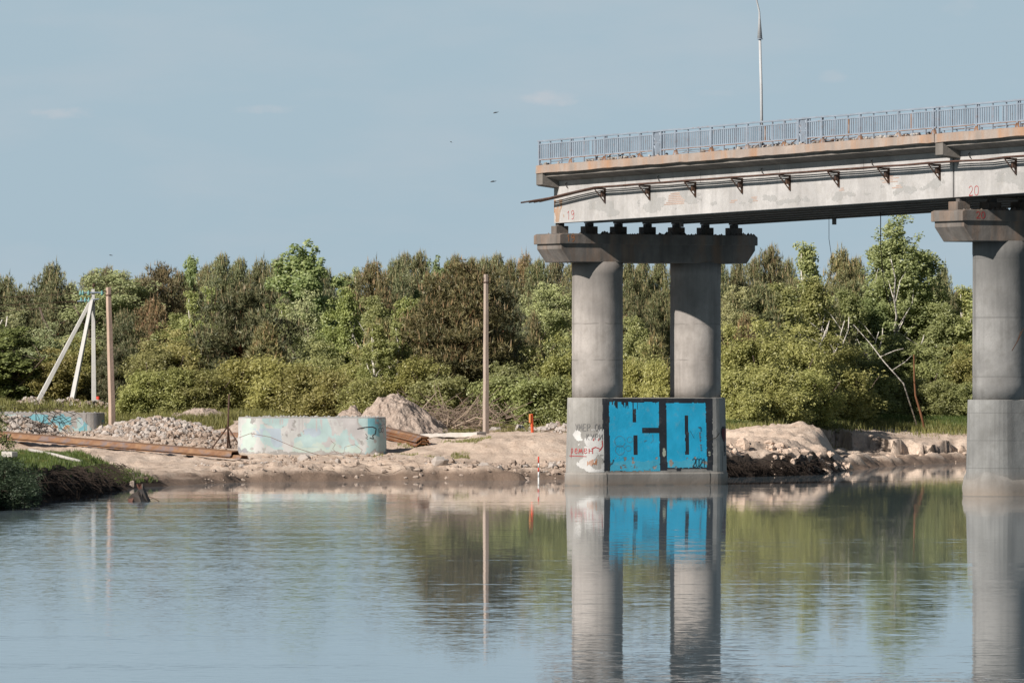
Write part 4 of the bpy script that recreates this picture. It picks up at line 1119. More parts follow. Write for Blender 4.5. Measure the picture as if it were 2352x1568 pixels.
# ---------------------------------------------------------------- heaps
M_earth = None
t = NT('dug_earth'); n2 = t.noise(1.6, 6, rough=.65); n3 = t.noise(9, 6, rough=.7)
c = t.mix(t.ramp(n2, [(.3, 0), (.7, 1)]), (.36, .285, .235), (.54, .45, .38)); c = t.mix(t.math('MULTIPLY', t.ramp(n3, [(.4, 1), (.6, 0)]), .5), c, (.14, .10, .075))
M_earth = t.fin(c, .97, t.math('ADD', n2, t.math('MULTIPLY', n3, .6)), .8, .12, spec=.1)
def mound(cx, cy, rx, ry, h, label, seed, peak=(0, 0), sharp=1.1, rough=.4):
    n = 110; u = np.linspace(-1.15, 1.15, n); UX_, UY_ = np.meshgrid(u, u)
    X = cx + UX_ * rx; Y = cy + UY_ * ry
    r = np.sqrt((UX_ - peak[0] * (1 - np.abs(UX_))) ** 2 + (UY_ - peak[1]) ** 2) + (fbm(UX_ * 2.5, UY_ * 2.5, seed, 4) - .5) * .35
    hz = np.clip(1 - r, 0, 1) ** sharp * h
    hz = hz + np.clip(1.02 - r, 0, 1) ** .5 * ((np.abs(fbm(X * 1.5, Y * 1.2, seed + 3, 5) - .5) * 2) * rough + (fbm(X * 4, Y * 3, seed + 5, 4) - .5) * rough * .5)
    Z = terrain(X, Y) + hz - .06 * (r > 1)
    ii = (np.arange(n - 1)[:, None] * n + np.arange(n - 1)[None, :]).ravel()
    keep = np.minimum.reduce([r.ravel()[ii], r.ravel()[ii + 1], r.ravel()[ii + n]]) < 1.06
    ii = ii[keep]
    me = kmesh('earth_mound', np.stack([X.ravel(), Y.ravel(), Z.ravel()], 1), np.stack([ii, ii + 1, ii + n + 1, ii + n], 1), [M_earth], smooth=False)
    o = link('earth_mound', me); return tag(o, label, 'earth mound', 'heaps of dug earth behind the turquoise stump')
mound(wx(915, 366), 366, 2.75, 4.5, 2.05, 'tall pointed heap of dug earth right of the turquoise stump', 401, (-.06, 0), .95, .45)
mound(wx(800, 370), 370, 1.5, 4, 1.0, 'small rounded earth heap just left of the tall earth heap', 402, (.1, 0), .9, .3)
mound(wx(635, 368), 368, 2.6, 4, .95, 'long low earth heap behind the left half of the turquoise stump', 403, (-.3, 0), .7, .35)
mound(wx(455, 384), 384, 1.6, 3, .55, 'pale low sand heap in the grass between brown pole and stump', 404, (0, 0), .7, .25)
M_rub = concrete('broken_concrete', (.46, .41, .37), .6, .1, bscale=10)
M_rub2 = concrete('dusty_broken_concrete', (.40, .315, .255), .6, .1, bscale=10)
def heap_z(x, y, cx, cy, rx, ry, h):
    r = math.hypot((x - cx) / rx, (y - cy) / ry); return max(0, 1 - r) ** .8 * h
def rubble(cx, cy, rx, ry, h, n, r0, r1, label, seed, mats, cat='rubble'):
    rr = random.Random(seed); b = MB(); pts = []
    for k in range(n):
        a = rr.uniform(0, 6.283); q = math.sqrt(rr.random()); x = cx + rx * q * math.cos(a); y = cy + ry * q * math.sin(a); pts.append((x, y))
    zz = terrain(np.array([p[0] for p in pts]), np.array([p[1] for p in pts]))
    for (x, y), z in zip(pts, zz):
        r = r0 + (r1 - r0) * rr.random() ** 2.6
        chunk(b, (x, y, z + heap_z(x, y, cx, cy, rx, ry, h) + r * .15), r, rr.uniform(.55, .95), rr.choice((0, 0, 1)), rnd=rr)
    o = b.build('rubble', mats); return tag(o, label, cat, 'rubble heaps on the left bank', 'stuff')
rubble(wx(345, 366), 366, 3.2, 9, .85, 2600, .03, .25, 'pale broken concrete rubble heap between brown pole and black stand', 501, [M_rub, M_rub2])
rubble(wx(430, 356), 356, 2.8, 7, .35, 600, .05, .22, 'thin scatter of rubble around the black tripod stand', 502, [M_rub2, M_rub])
rubble(wx(28, 366), 366, 2.5, 5, 1.05, 1100, .04, .26, 'rubble heap with torn roots piled against the grey stump at the far left', 503, [M_rub, M_rub2])
rubble(wx(190, 364), 364, 2.8, 4, .22, 600, .05, .22, 'low rubble strip behind the long sheet piles', 504, [M_rub2, M_rub])
for k, (xd, Y) in enumerate(((80, 399), (158, 396.5), (216, 399.5))): rubble(wx(xd, Y), Y, 1.0, 2.2, .42, 140, .05, .16, ('gravel heap round the foot of the leftmost slanting strut', 'gravel heap round the foot of the middle slanting strut', 'gravel heap round the foot of the upright white pole')[k], 510 + k, [M_rub2, M_rub])
rubble(wx(717, 346), 346, 4.2, 3, .03, 200, .02, .13, 'small stones strewn along the foot of the turquoise stump', 520, [M_rub2, M_rub])
rubble(wx(560, 335), 335.5, 2.6, 2.4, .1, 420, .02, .15, 'stones fallen down the mud bank below the sheet pile ends', 521, [M_rub2, M_rub])
rubble(wx(1180, 340.5), 341, 3.2, 2.2, .05, 260, .02, .26, 'stones and slabs along the water left of the mural pier', 522, [M_rub2, M_rub])
rubble(wx(900, 340), 341, 5, 4, .02, 260, .02, .10, 'pebbles strewn over the sand below the earth heap', 523, [M_rub2, M_rub])
rubble(wx(1280, 366), 366, 1.7, 3, .3, 150, .05, .26, 'pale stones on the sand edge just left of the mural pier', 524, [M_rub, M_rub2])
# single larger stones one can point at
BO = [(436 + 0, 1052 - 160 + 160, 345, .34, 'pale boulder against the bank left of the turquoise stump base'), (700, 1056, 344.5, .42, 'flat pale broken slab at the foot of the turquoise stump'),
      (775, 1066, 341, .27, 'lone round stone on the sand below the turquoise stump'), (868, 1044, 348, .34, 'chunk of white concrete at the right end of the turquoise stump'),
      (1010, 1082, 338, .45, 'flat grey slab at the water edge, farther from the mural pier'), (1105, 1078, 338.6, .5, 'flat grey slab at the water edge, nearer the mural pier'),
      (1247, 983, 366, .42, 'white rock beside the orange marker post'), (1195, 984, 367, .5, 'wide white rock behind the orange marker post'), (1140, 975, 370, .42, 'tan rock behind the lone tan pole')]
for xd, yd, Y, r, lab in BO:
    p = at(xd, yd, Y); p.z = zt(p.x, p.y)
    b = MB(); chunk(b, (0, 0, r * .2), r, .65); o = b.build('boulder', [M_rub], loc=p, bevel=.03); tag(o, lab, 'boulder', 'single stones on the bank')

rr = random.Random(31); b = MB(); pts = []
for k in range(420):
    x = rr.uniform(-14, 9); y = float(np.interp(x, shx, shy)) + rr.choice((rr.uniform(.2, 2.2), rr.uniform(1.5, 7))); pts.append((x, y))
zz = terrain(np.array([p[0] for p in pts]), np.array([p[1] for p in pts]))
for (x, y), z in zip(pts, zz): chunk(b, (x, y, z + .01), .025 + .17 * rr.random() ** 3, rr.uniform(.5, .9), rnd=rr)
o = b.build('dirt_clods', [M_earth]); tag(o, 'brown clods of broken earth along the washed middle bank', 'clods', kind='stuff')
# sand lumps along the broken right bank and dark root mats under it
M_sandl = None
t = NT('crusted_sand'); n2 = t.noise(2.2, 5); n3 = t.noise(12, 5, rough=.7)
c = t.mix(n2, (.52, .40, .31), (.70, .56, .46)); c = t.mix(t.math('MULTIPLY', t.ramp(n3, [(.35, 1), (.6, 0)]), .4), c, (.2, .13, .09))
M_sandl = t.fin(c, .96, t.math('ADD', n2, n3), .7, .06, spec=.1)
rr = random.Random(77); b = MB(); pts = []
for k in range(190):
    x = rr.uniform(9.2, 17.5); y = np.interp(x, shx, shy) + rr.uniform(.6, 5); pts.append((x, y))
for k in range(24):
    x = rr.uniform(16.5, 27); y = np.interp(x, shx, shy) + rr.uniform(.5, 6); pts.append((x, y))
zz = terrain(np.array([p[0] for p in pts]), np.array([p[1] for p in pts]))
for (x, y), z in zip(pts, zz): chunk(b, (x, y, z + .02), .04 + .36 * rr.random() ** 3.5, rr.uniform(.5, .9), rnd=rr)
o = b.build('sand_clods', [M_sandl]); tag(o, 'lumps of crusted sand along the broken bank right of the mural pier', 'clods', kind='stuff')
def root_mat(n, pick, label, seed, r_=.012, name='roots', m_=None):
    rr = random.Random(seed); b = MB()
    for k in range(n):
        p, d, L = pick(rr); p = Vector(p); d = Vector(d).normalized()
        pts = [p, p + d * L * .5 + Vector((rr.uniform(-.1, .1), rr.uniform(-.1, .1), rr.uniform(-.02, .1))) * L, p + d * L + Vector((rr.uniform(-.2, .2), rr.uniform(-.2, .2), rr.uniform(-.25, .1))) * L]
        b.tube(pts, [r_ * rr.uniform(.6, 1.8), r_, r_ * .5], 4, smooth=False)
    o = b.build(name, [m_ or M_root]); return tag(o, label, 'roots' if name == 'roots' else 'brushwood', kind='stuff')
M_root = concrete('dark_roots', (.045, .033, .026), .5, 0); M_twig = concrete('dry_twigs', (.25, .19, .145), .6, 0); M_twigp = concrete('bleached_branches', (.42, .33, .25), .6, 0)
def pr(rr):
    x = rr.uniform(9.3, 15.8); y = float(np.interp(x, shx, shy)) + rr.uniform(.2, 1.4); return (x, y, rr.uniform(.1, .75)), (rr.uniform(-1, 1), -.8, rr.uniform(-.9, .35)), rr.uniform(.2, .9)
root_mat(900, pr, 'dark hanging root mat under the sandy bank right of the mural pier', 601)
def pl(rr):
    u = rr.random(); i = u * 3.3; x = float(np.interp(i, range(6), (-18.3, -17.6, -17.0, -16.6, -15.6, -14.6))); y = float(np.interp(i, range(6), (270, 283, 292, 304, 315, 320)))
    return (x + rr.uniform(-.5, .1), y, rr.uniform(.1, 1.2)), (.7, -.6, rr.uniform(-1, .2)), rr.uniform(.2, .8)
root_mat(700, pl, 'dark roots hanging from the undercut grass bank on the left', 602)
def pt(rr):
    x, y = wx(115, 364) + rr.gauss(0, .8), 362 + rr.gauss(0, 1.2); return (x, y, zt(x, y) + rr.uniform(.3, 1.5)), (rr.uniform(-1, 1), rr.uniform(-1, 0), rr.uniform(-.7, .8)), rr.uniform(.4, 1.4)
root_mat(80, pt, 'tangle of torn dark roots on the far left rubble heap', 603, .014)
def pw(rr):
    x, y = wx(1050, 371) + rr.gauss(0, 1.25), 372 + rr.gauss(0, 2); return (x, y, zt(x, y) + rr.uniform(.0, .9)), (rr.uniform(-1, 1), rr.uniform(-.5, .5), rr.uniform(-.25, .55)), rr.uniform(.6, 2.2)
root_mat(260, pw, 'heap of dry grey brushwood between the earth heap and the lone tan pole', 604, .02, 'brushwood', M_twig)
def pw2(rr):
    x, y = wx(1030, 369) + rr.gauss(0, 1.1), 369 + rr.gauss(0, 1.5); return (x, y, zt(x, y) + rr.uniform(.1, .5)), (rr.uniform(-1, 1), rr.uniform(-.4, .3), rr.uniform(-.12, .3)), rr.uniform(1, 2.6)
root_mat(16, pw2, 'bleached bare branches lying on the brushwood heap', 605, .035, 'brushwood', M_twigp)
def pws(rr):
    x, y = wx(200, 283) + rr.gauss(0, .35), 281 + rr.gauss(0, .6); return (x, y, -.05), (rr.uniform(-.7, 1), rr.uniform(-.3, .3), rr.uniform(.05, 1)), rr.uniform(.25, 1.0)
root_mat(34, pws, 'thin drowned twigs rising from the water left of the steel wreck', 606, .008, 'brushwood', M_root)
def pdr(rr):
    x = rr.uniform(-13.8, 8); y = float(np.interp(x, shx, shy)) + rr.uniform(.3, 3); return (x, y, zt(x, y) + .02), (rr.uniform(-1, 1), rr.uniform(-.6, .2), rr.uniform(-.05, .35)), rr.uniform(.15, .5)
root_mat(50, pdr, 'driftwood twigs strewn along the waterline of the sandy bank', 607, .014, 'brushwood', M_twig)
b = MB(); b.box(-.16, .16, -.1, .1, 0, .12); p = at(562, 943, 366); p.z = zt(p.x, p.y) + .75
# ---------------------------------------------------------------- birds
M_bird = paint('dark_feathers', (.05, .05, .055), (.1, .1, .1), .3, 20)
for xd, yd, Y, s_, roll, lab in ((1138, 259, 300, .2, -.3, 'tiny dark bird high in the sky, upper of those left of the bridge'), (1132, 417, 300, .22, -.2, 'tiny dark bird gliding just left of the broken conduit end'),
                            (1036, 326, 310, .1, .5, 'tiny dark bird in the sky left of the railing end'), (254, 586, 420, .2, .05, 'tiny dark bird flying above the white power pole'), (1928, 462, 300, .0, 0, '')):
    if s_ == 0: continue
    p = at(xd, yd, Y)
    root = empty('bird', p, .2, label=lab, cat='bird', group='birds in the sky')
    b = MB(); b.tube([(-.5 * s_, 0, 0), (-.25 * s_, 0, .02 * s_), (.1 * s_, 0, 0), (.45 * s_, 0, -.01), (.7 * s_, 0, 0)], [.02 * s_, .11 * s_, .13 * s_, .07 * s_, .02 * s_], 6); o = b.build('body', [M_bird], root); o.rotation_euler = (0, roll, 0)
    for sg in (-1, 1):
        b = MB(); pl_ = [(.2 * s_, 0, .02), (.05 * s_, sg * .5 * s_, .16 * s_), (-.2 * s_, sg * 1.0 * s_, .05 * s_), (-.1 * s_, sg * .5 * s_, .12 * s_), (-.15 * s_, 0, .02)]
        b.add(pl_ + [(x, y, z - .02) for x, y, z in pl_], [(0, 1, 3, 4), (1, 2, 3), (5, 9, 8, 6), (6, 8, 7), (0, 5, 6, 1), (1, 6, 7, 2), (2, 7, 8, 3), (3, 8, 9, 4)]); b.build('wing', [M_bird], root)
# ================================================================ trees
def unit(v): return v / (np.linalg.norm(v, axis=-1, keepdims=True) + 1e-9)
def leaf_mesh(name, P, Nrm, size, aspect, droop, rng, tint, mats):
    """diamond leaves at P, normals Nrm"""
    n = len(P)
    if droop > 0:
        t_ = rng.normal(size=(n, 3)) * (1 - droop) + np.array([0, 0, -1.0]) * droop
    else: t_ = rng.normal(size=(n, 3))
    t_ = unit(t_ - Nrm * (t_ * Nrm).sum(1, keepdims=True)); bn = np.cross(Nrm, t_)
    L = (size * rng.uniform(.6, 1.35, n))[:, None]; W_ = L * aspect
    V = np.stack([P - t_ * L, P - bn * W_ + t_ * L * .1, P + t_ * L, P + bn * W_ + t_ * L * .1], 1).reshape(-1, 3)
    return V, np.arange(4 * n).reshape(n, 4)
def crown_leaves(lobes, n, size, aspect, droop, rng, shell=.55):
    """lobes: (x,y,z,rx,rz); leaves gather towards the outside of each lobe"""
    lb = np.array(lobes); wgt = lb[:, 3] * lb[:, 4]; idx = rng.choice(len(lb), n, p=wgt / wgt.sum()); l = lb[idx]
    d = unit(rng.normal(size=(n, 3))); r = rng.uniform(0, 1, n) ** (1 / 3 * (1 - shell) + .12)
    r = r * (1 + .3 * np.abs(rng.normal(size=n)))
    P = l[:, :3] + d * r[:, None] * np.stack([l[:, 3], l[:, 3], l[:, 4]], 1)
    Nn = unit(d * .5 + rng.normal(size=(n, 3)) * .5 + np.array([-.42, -.42, .5]))
    tint = np.clip(rng.normal(.45, .25, n) + (rng.uniform(-.2, .2, len(lb)))[idx], 0, 1)
    return P, Nn, tint
def limb_tree(mb, H, r0, lean, tips, rng, m=0, top=.95, wig=.03):
    """tapering trunk with limbs that reach for the given tips"""
    N = 9; pts = []; rr = []
    for i in range(N + 1):
        u = i / N; pts.append(Vector((lean[0] * u * H + rng.normal() * wig * H * u * .4, lean[1] * u * H + rng.normal() * wig * H * u * .4, u * H * top))); rr.append(r0 * (1 - .88 * u) + .008)
    pts[0].z = -.35
    mb.tube(pts, rr, 7, m)
    for tp in tips:
        tp = Vector(tp); u = min(.92, max(.08, (tp.z / (H * top)) * rng.uniform(.55, .85))); k = u * N; i = int(k); a = pts[i].lerp(pts[min(i + 1, N)], k - i)
        mid = a.lerp(tp, .5) + Vector((0, 0, .06 * (tp - a).length)) + Vector(rng.normal(size=3)) * .05 * (tp - a).length
        q = r0 * (1 - .88 * u) * .5 + .005
        mb.tube([a, mid, tp], [q, q * .6 + .003, .006], 5, m)

CROWNS = {}
def proto(name, H, crown_v, crown_f, crown_m, tint, mats, trunk_mb, trunk_mats):
    cm_ = kmesh(name + '_crown', crown_v, crown_f, mats, crown_m, tint=tint)
    st = []; lp = []
    for f in trunk_mb.f: st.append(len(lp)); lp += f
    tm = npmesh(name + '_trunk', trunk_mb.v, lp, st, trunk_mats, trunk_mb.m)
    tm.polygons.foreach_set('use_smooth', np.array(trunk_mb.sm, bool))
    w_ = np.percentile(np.hypot(crown_v[:, 0], crown_v[:, 1]), 84)
    CROWNS[name] = (cm_, tm, float(np.percentile(crown_v[:, 2], 99.7)), float(w_))

M_bark = concrete('grey_brown_bark', (.15, .115, .09), .5, .3); M_pineb = concrete('orange_pine_bark', (.24, .115, .06), .5, .5)
t = NT('birch_bark'); f_ = t.noise(3, 5, stretch=(1, 1, 2.6), rough=.7)
M_birchb = t.fin(t.mix(t.ramp(f_, [(.5, 0), (.6, 1)]), (.58, .54, .48), (.07, .06, .055)), .8)
M_redb = concrete('reddish_bark', (.26, .10, .06), .5, .3)
L_shrub = leafmat('willow_shrub_leaves', (.27, .28, .10), (.60, .58, .26), .35, (.22, .22, .04))
L_birch = leafmat('birch_leaves', (.25, .28, .105), (.60, .60, .27), .35, (.2, .22, .04))
L_pop = leafmat('poplar_leaves', (.19, .255, .09), (.49, .54, .23), .35, (.2, .26, .05))
L_grey = leafmat('grey_willow_leaves', (.27, .295, .135), (.57, .585, .30), .28, (.2, .22, .1))
L_dark = leafmat('dark_leaves', (.13, .155, .055), (.33, .35, .13), .25, (.1, .14, .03))
L_need = leafmat('pine_needles', (.125, .14, .07), (.37, .35, .175), .12, (.08, .09, .03))
L_needb = leafmat('browned_pine_needles', (.125, .115, .062), (.30, .26, .14), .12, (.12, .1, .04))
L_cand = leafmat('pine_candles', (.22, .17, .085), (.45, .34, .19), .1, (.25, .16, .06))

def make_pine(name, H, Wd, seed, z0=.12, pointed=.35, dens=1.0, needle=None, gappy=0):
    rng = np.random.RandomState(seed); lobes = []; tips = []; lev = int(H / .62)
    for i in range(lev):
        u = i / (lev - 1); z = H * (z0 + (1 - z0) * u * .93)
        prof = (max(0, 1 - (max(0, u - .15) / .86) ** 2.4) ** .62) if pointed < .3 else ((1 - u) ** .75 * .95 + .12)
        if u < .12: prof *= .55 + 3.6 * u
        rad = Wd * prof; nb = 5 + int(3 * rng.rand()) if u < .85 else 3
        a0 = rng.rand() * 6.28
        for k in range(nb):
            if gappy and rng.rand() < gappy: continue
            a = a0 + 6.283 * k / nb + rng.normal() * .25; rr_ = rad * rng.uniform(.55, 1.0)
            x, y, zz = rr_ * math.cos(a), rr_ * math.sin(a), z + rr_ * .22 + rng.normal() * .12
            lobes.append((x, y, zz, .34 * Wd * rng.uniform(.55, 1.05) * (1 - .45 * u) + .1, .30 * rng.uniform(.75, 1.4))); tips.append((x, y, zz - .1))
            if rr_ > .5: lobes.append((x * .5, y * .5, zz - rr_ * .1, .3 * Wd * rng.uniform(.5, .9), .28))
    for k in range(9): lobes.append((rng.normal() * .3 * Wd * .6, rng.normal() * .3 * Wd * .6, H * rng.uniform(.84, .95), .2, .34))
    n = int(5200 * dens * (H / 9) * (Wd / 2) ** 1.0)
    P, Nn, tint = crown_leaves(lobes, n, 0, 0, 0, rng, .4)
    d = unit(Nn * .55 + np.array([0, 0, .85]) + rng.normal(size=(n, 3)) * .25)
    Vs = []; Fs = []; Ms = []; Ts = []; b = 0
    for k in range(6):                                       # needles of one shoot
        e = unit(d + rng.normal(size=(n, 3)) * .6); s_ = unit(np.cross(e, rng.normal(size=(n, 3)))) * .022; L = rng.uniform(.16, .32, n)[:, None]
        v = np.stack([P - s_, P + s_, P + e * L], 1).reshape(-1, 3); Vs.append(v); Fs.append(np.arange(3 * n).reshape(n, 3) + b); b += 3 * n
        Ms.append(np.zeros(n, int)); Ts.append(np.clip(tint + rng.normal(size=n) * .1, 0, 1))
    top = (P[:, 2] > np.quantile(P[:, 2], .12)) & (rng.rand(n) < .22) & (Nn[:, 2] > -.2)
    Pc = P[top] + d[top] * .1; m_ = len(Pc)
    for k in range(2):                                       # upright young candles
        e = unit(np.array([0, 0, 1.0]) + rng.normal(size=(m_, 3)) * .13); s_ = unit(np.cross(e, rng.normal(size=(m_, 3)))) * .026; L = rng.uniform(.2, .42, m_)[:, None]
        v = np.stack([Pc - s_, Pc + s_, Pc + e * L], 1).reshape(-1, 3); Vs.append(v); Fs.append(np.arange(3 * m_).reshape(m_, 3) + b); b += 3 * m_
        Ms.append(np.ones(m_, int)); Ts.append(rng.rand(m_))
    mb = MB(); limb_tree(mb, H, .018 * H + .02, (rng.normal() * .01, rng.normal() * .01), tips[::2], rng)
    proto(name, H, np.concatenate(Vs), np.concatenate(Fs), np.concatenate(Ms), np.concatenate(Ts), [needle or L_need, L_cand], mb, [M_pineb])
def make_leafy(name, H, Wd, seed, kind, n, size, aspect, droop, leaf, bark, nl=46, stems=1, z0=.15, shape='round', lsize=.3, trunk=.014):
    rng = np.random.RandomState(seed); lobes = []; big = []
    def outline(u):
        if shape == 'cone': return (math.sin(math.pi * (.12 + .86 * u)) ** .8) * (1.2 - .75 * u)
        if shape == 'dome': return math.sqrt(max(0, 1 - (u * .95) ** 2.2))
        if shape == 'column': return (.75 + .25 * math.sin(math.pi * u)) * (1 - .6 * u ** 3)
        return math.sin(math.pi * (.1 + .84 * u)) ** .6
    if shape in ('dome', 'round'):                            # several plumes of different height lean out of one root
        npl = {'dome': 9, 'round': 9}[shape]
        for q in range(npl):
            a = 6.283 * q / npl + rng.normal() * .35; off = Wd * rng.uniform(.05, .72); hp = H * (1 if q == 0 else rng.uniform(*((.58, .98) if shape == 'dome' else (.82, 1.0)))) * (1 - .22 * (off / Wd) ** 2)
            if q == 0: off = Wd * .1
            wp = Wd * (rng.uniform(.28, .48) if shape == 'dome' else rng.uniform(.36, .5))
            for k in range(max(4, int(nl / npl))):
                u = rng.rand() ** .85; b_ = rng.rand() * 6.283; rad = wp * (math.sin(math.pi * (.14 + .82 * u)) ** .7) * rng.uniform(.1, 1.0) ** .5
                lx, ly = off * math.cos(a) * (.45 + .55 * u), off * math.sin(a) * (.45 + .55 * u)
                big.append((lx + rad * math.cos(b_), ly + rad * math.sin(b_), hp * (z0 + (.97 - z0) * u), Wd * lsize * rng.uniform(.55, 1.25)))
    else:
      for k in range(nl):                                     # boughs
        u = rng.rand() ** .85; a = rng.rand() * 6.283; rad = Wd * outline(u) * rng.uniform(.1, 1.0) ** .5
        big.append((rad * math.cos(a), rad * math.sin(a), H * (z0 + (.97 - z0) * u), Wd * lsize * rng.uniform(.7, 1.6)))
    for (x, y, z, s_) in big:                                 # each bough carries a spray of small twigs of its own size
        for q in range(7):
            d = rng.normal(size=3); d /= np.linalg.norm(d) + 1e-6; r = s_ * rng.uniform(.3, 1.25); t_ = rng.uniform(.05, .17) * (.7 + .3 * Wd)
            lobes.append((x + d[0] * r, y + d[1] * r, z + d[2] * r * .8, t_, t_ * (1.7 if droop > .4 else 1.1)))
    for k in range(22): u_ = rng.uniform(.72, .975); lobes.append((rng.normal() * Wd * .42 * (1.08 - u_) ** .5, rng.normal() * Wd * .42 * (1.08 - u_) ** .5, H * u_, .14, .2))
    for k in range(nl // 2):                                  # upright or hanging sprigs that fray the outline
        u = rng.uniform(.25, 1.0); a = rng.rand() * 6.283; rad = Wd * outline(u) * rng.uniform(.5, 1.05)
        if shape in ('dome', 'round'): q_ = big[rng.randint(len(big))]; lobes.append((q_[0], q_[1], q_[2] + .2, .06, rng.uniform(.15, .3))); continue
        lobes.append((rad * math.cos(a), rad * math.sin(a), H * (z0 + (1 - z0) * u), .07, rng.uniform(.15, .32)))
    P, Nn, tint = crown_leaves(lobes, n, size, aspect, droop, rng)
    k_ = P[:, 2] > .02 * H; P, Nn, tint = P[k_], Nn[k_], tint[k_]
    V, Fm = leaf_mesh(name, P, Nn, size, aspect, droop, rng, tint, None)
    mb = MB(); tips = [l[:3] for l in big]
    for s_ in range(stems):
        lean = (rng.normal() * (.02 if stems == 1 else .16), rng.normal() * (.02 if stems == 1 else .16))
        limb_tree(mb, H * (1 if stems == 1 else rng.uniform(.6, .85)), trunk * H + .012, lean, tips[s_::stems * (6 if shape == 'round' else 3)] if stems > 1 else tips[::4], rng)
    proto(name, H, V, Fm, None, tint, [leaf], mb, [bark])

make_pine('pine_round', 8.5, 2.3, 1, pointed=.2, dens=1.25); make_pine('pine_cone', 8.5, 2.0, 2, pointed=.25, dens=1.2); make_pine('pine_thin', 9.5, 1.7, 3, z0=.3, gappy=.3, dens=.75, needle=L_needb, pointed=.2)
make_pine('pine_bushy', 6.0, 2.4, 4, z0=.03, pointed=.2, dens=1.6); make_pine('pine_big', 7.6, 2.5, 5, z0=.24, pointed=.2, dens=1.6); make_pine('pine_small', 3.5, 1.2, 6, z0=.05, pointed=.5, dens=2.6)
make_leafy('birch_tall', 10.5, 2.0, 11, 'b', 54000, .05, .75, .25, L_birch, M_birchb, 220, 3, .03, 'round', .19, .0055)
make_leafy('birch_young', 7, 1.25, 12, 'b', 20250, .048, .75, .25, L_birch, M_birchb, 100, 1, .05, 'cone', .22)
make_leafy('birch_broad', 7.5, 1.85, 13, 'b', 37800, .05, .7, .3, L_birch, M_birchb, 140, 3, .03, 'round', .2, .006)
make_leafy('poplar_broad', 9.0, 2.1, 14, 'p', 45900, .058, .8, 0, L_pop, M_bark, 120, 1, .2, 'round', .19)
make_leafy('poplar_young', 7, 1.1, 15, 'p', 20250, .054, .8, 0, L_pop, M_bark, 90, 1, .06, 'column', .24)
make_leafy('willow_pale', 8.5, 2.2, 16, 'w', 37800, .05, .5, .35, L_grey, M_bark, 130, 2, .06, 'dome', .19)
make_leafy('willow_grey', 6, 1.5, 17, 'w', 22950, .05, .48, .3, L_grey, M_bark, 100, 2, .05, 'dome', .22)
make_leafy('shrub_wide', 3.4, 1.9, 18, 's', 27000, .06, .38, .6, L_shrub, M_bark, 150, 6, .03, 'dome', .17, .008)
make_leafy('shrub_mid', 3.4, 1.6, 19, 's', 24300, .058, .4, .6, L_shrub, M_bark, 130, 6, .03, 'dome', .18, .008)
make_leafy('shrub_tall', 5.2, 1.7, 20, 's', 29700, .058, .44, .55, L_shrub, M_bark, 150, 5, .03, 'dome', .17, .008)
make_leafy('shrub_twiggy', 3.6, 1.8, 21, 's', 10800, .08, .38, .5, L_shrub, M_twig, 110, 9, .06, 'dome', .18, .011)
make_leafy('dark_round', 6.5, 1.9, 22, 'd', 29700, .066, .6, .2, L_dark, M_bark, 130, 2, .03, 'dome', .19)
make_leafy('dark_shrub', 1.9, 1.25, 23, 'd', 24300, .034, .32, .2, leafmat('grey_green_shrub_leaves', (.055, .075, .042), (.16, .19, .12), .25, (.1, .13, .06)), M_bark, 110, 7, .03, 'dome', .2, .012)

NAMES = {'pine': ('pine_tree', 'pine'), 'birch': ('birch_tree', 'birch'), 'poplar': ('poplar_tree', 'poplar'), 'willow': ('willow_tree', 'willow'), 'shrub': ('willow_shrub', 'shrub'), 'dark': ('leafy_tree', 'tree')}
def plant(pr_, xd, ytop, hw, Y, label, col=(1, 1, 1), group='trees of the wood behind the bank'):
    cm_, tm, H, W_ = CROWNS[pr_]
    if xd < 300: Y += 12
    if group.startswith('trees') and pr_.startswith('pine') and Y > 425: hw *= 1.15
    if pr_.startswith('shrub'): hw *= 1.15
    if xd > 1640: Y += max(0, min(1, (xd - 1740) / 260)) * 44 + 6
    X = wx(xd, Y); z = zt(X, Y); top = at(xd, ytop, Y).z
    sz = (top - z) / H; sx = hw * Y / F / W_
    nm, cat = NAMES[pr_.split('_')[0]]
    if pr_ == 'dark_shrub': nm, cat = 'riverside_bush', 'bush'
    r_ = empty(nm, (X, Y, z - .05), random.uniform(-.8, .8), label=label, cat=cat, group=group if cat not in ('shrub', 'bush') or 'picture edge' in group else 'shrubs along the edge of the wood')
    r_.scale = (sx, sx, sz)
    c_ = link('crown', cm_, r_); c_.color = (*col, 1); link('trunk', tm, r_)
    return r_
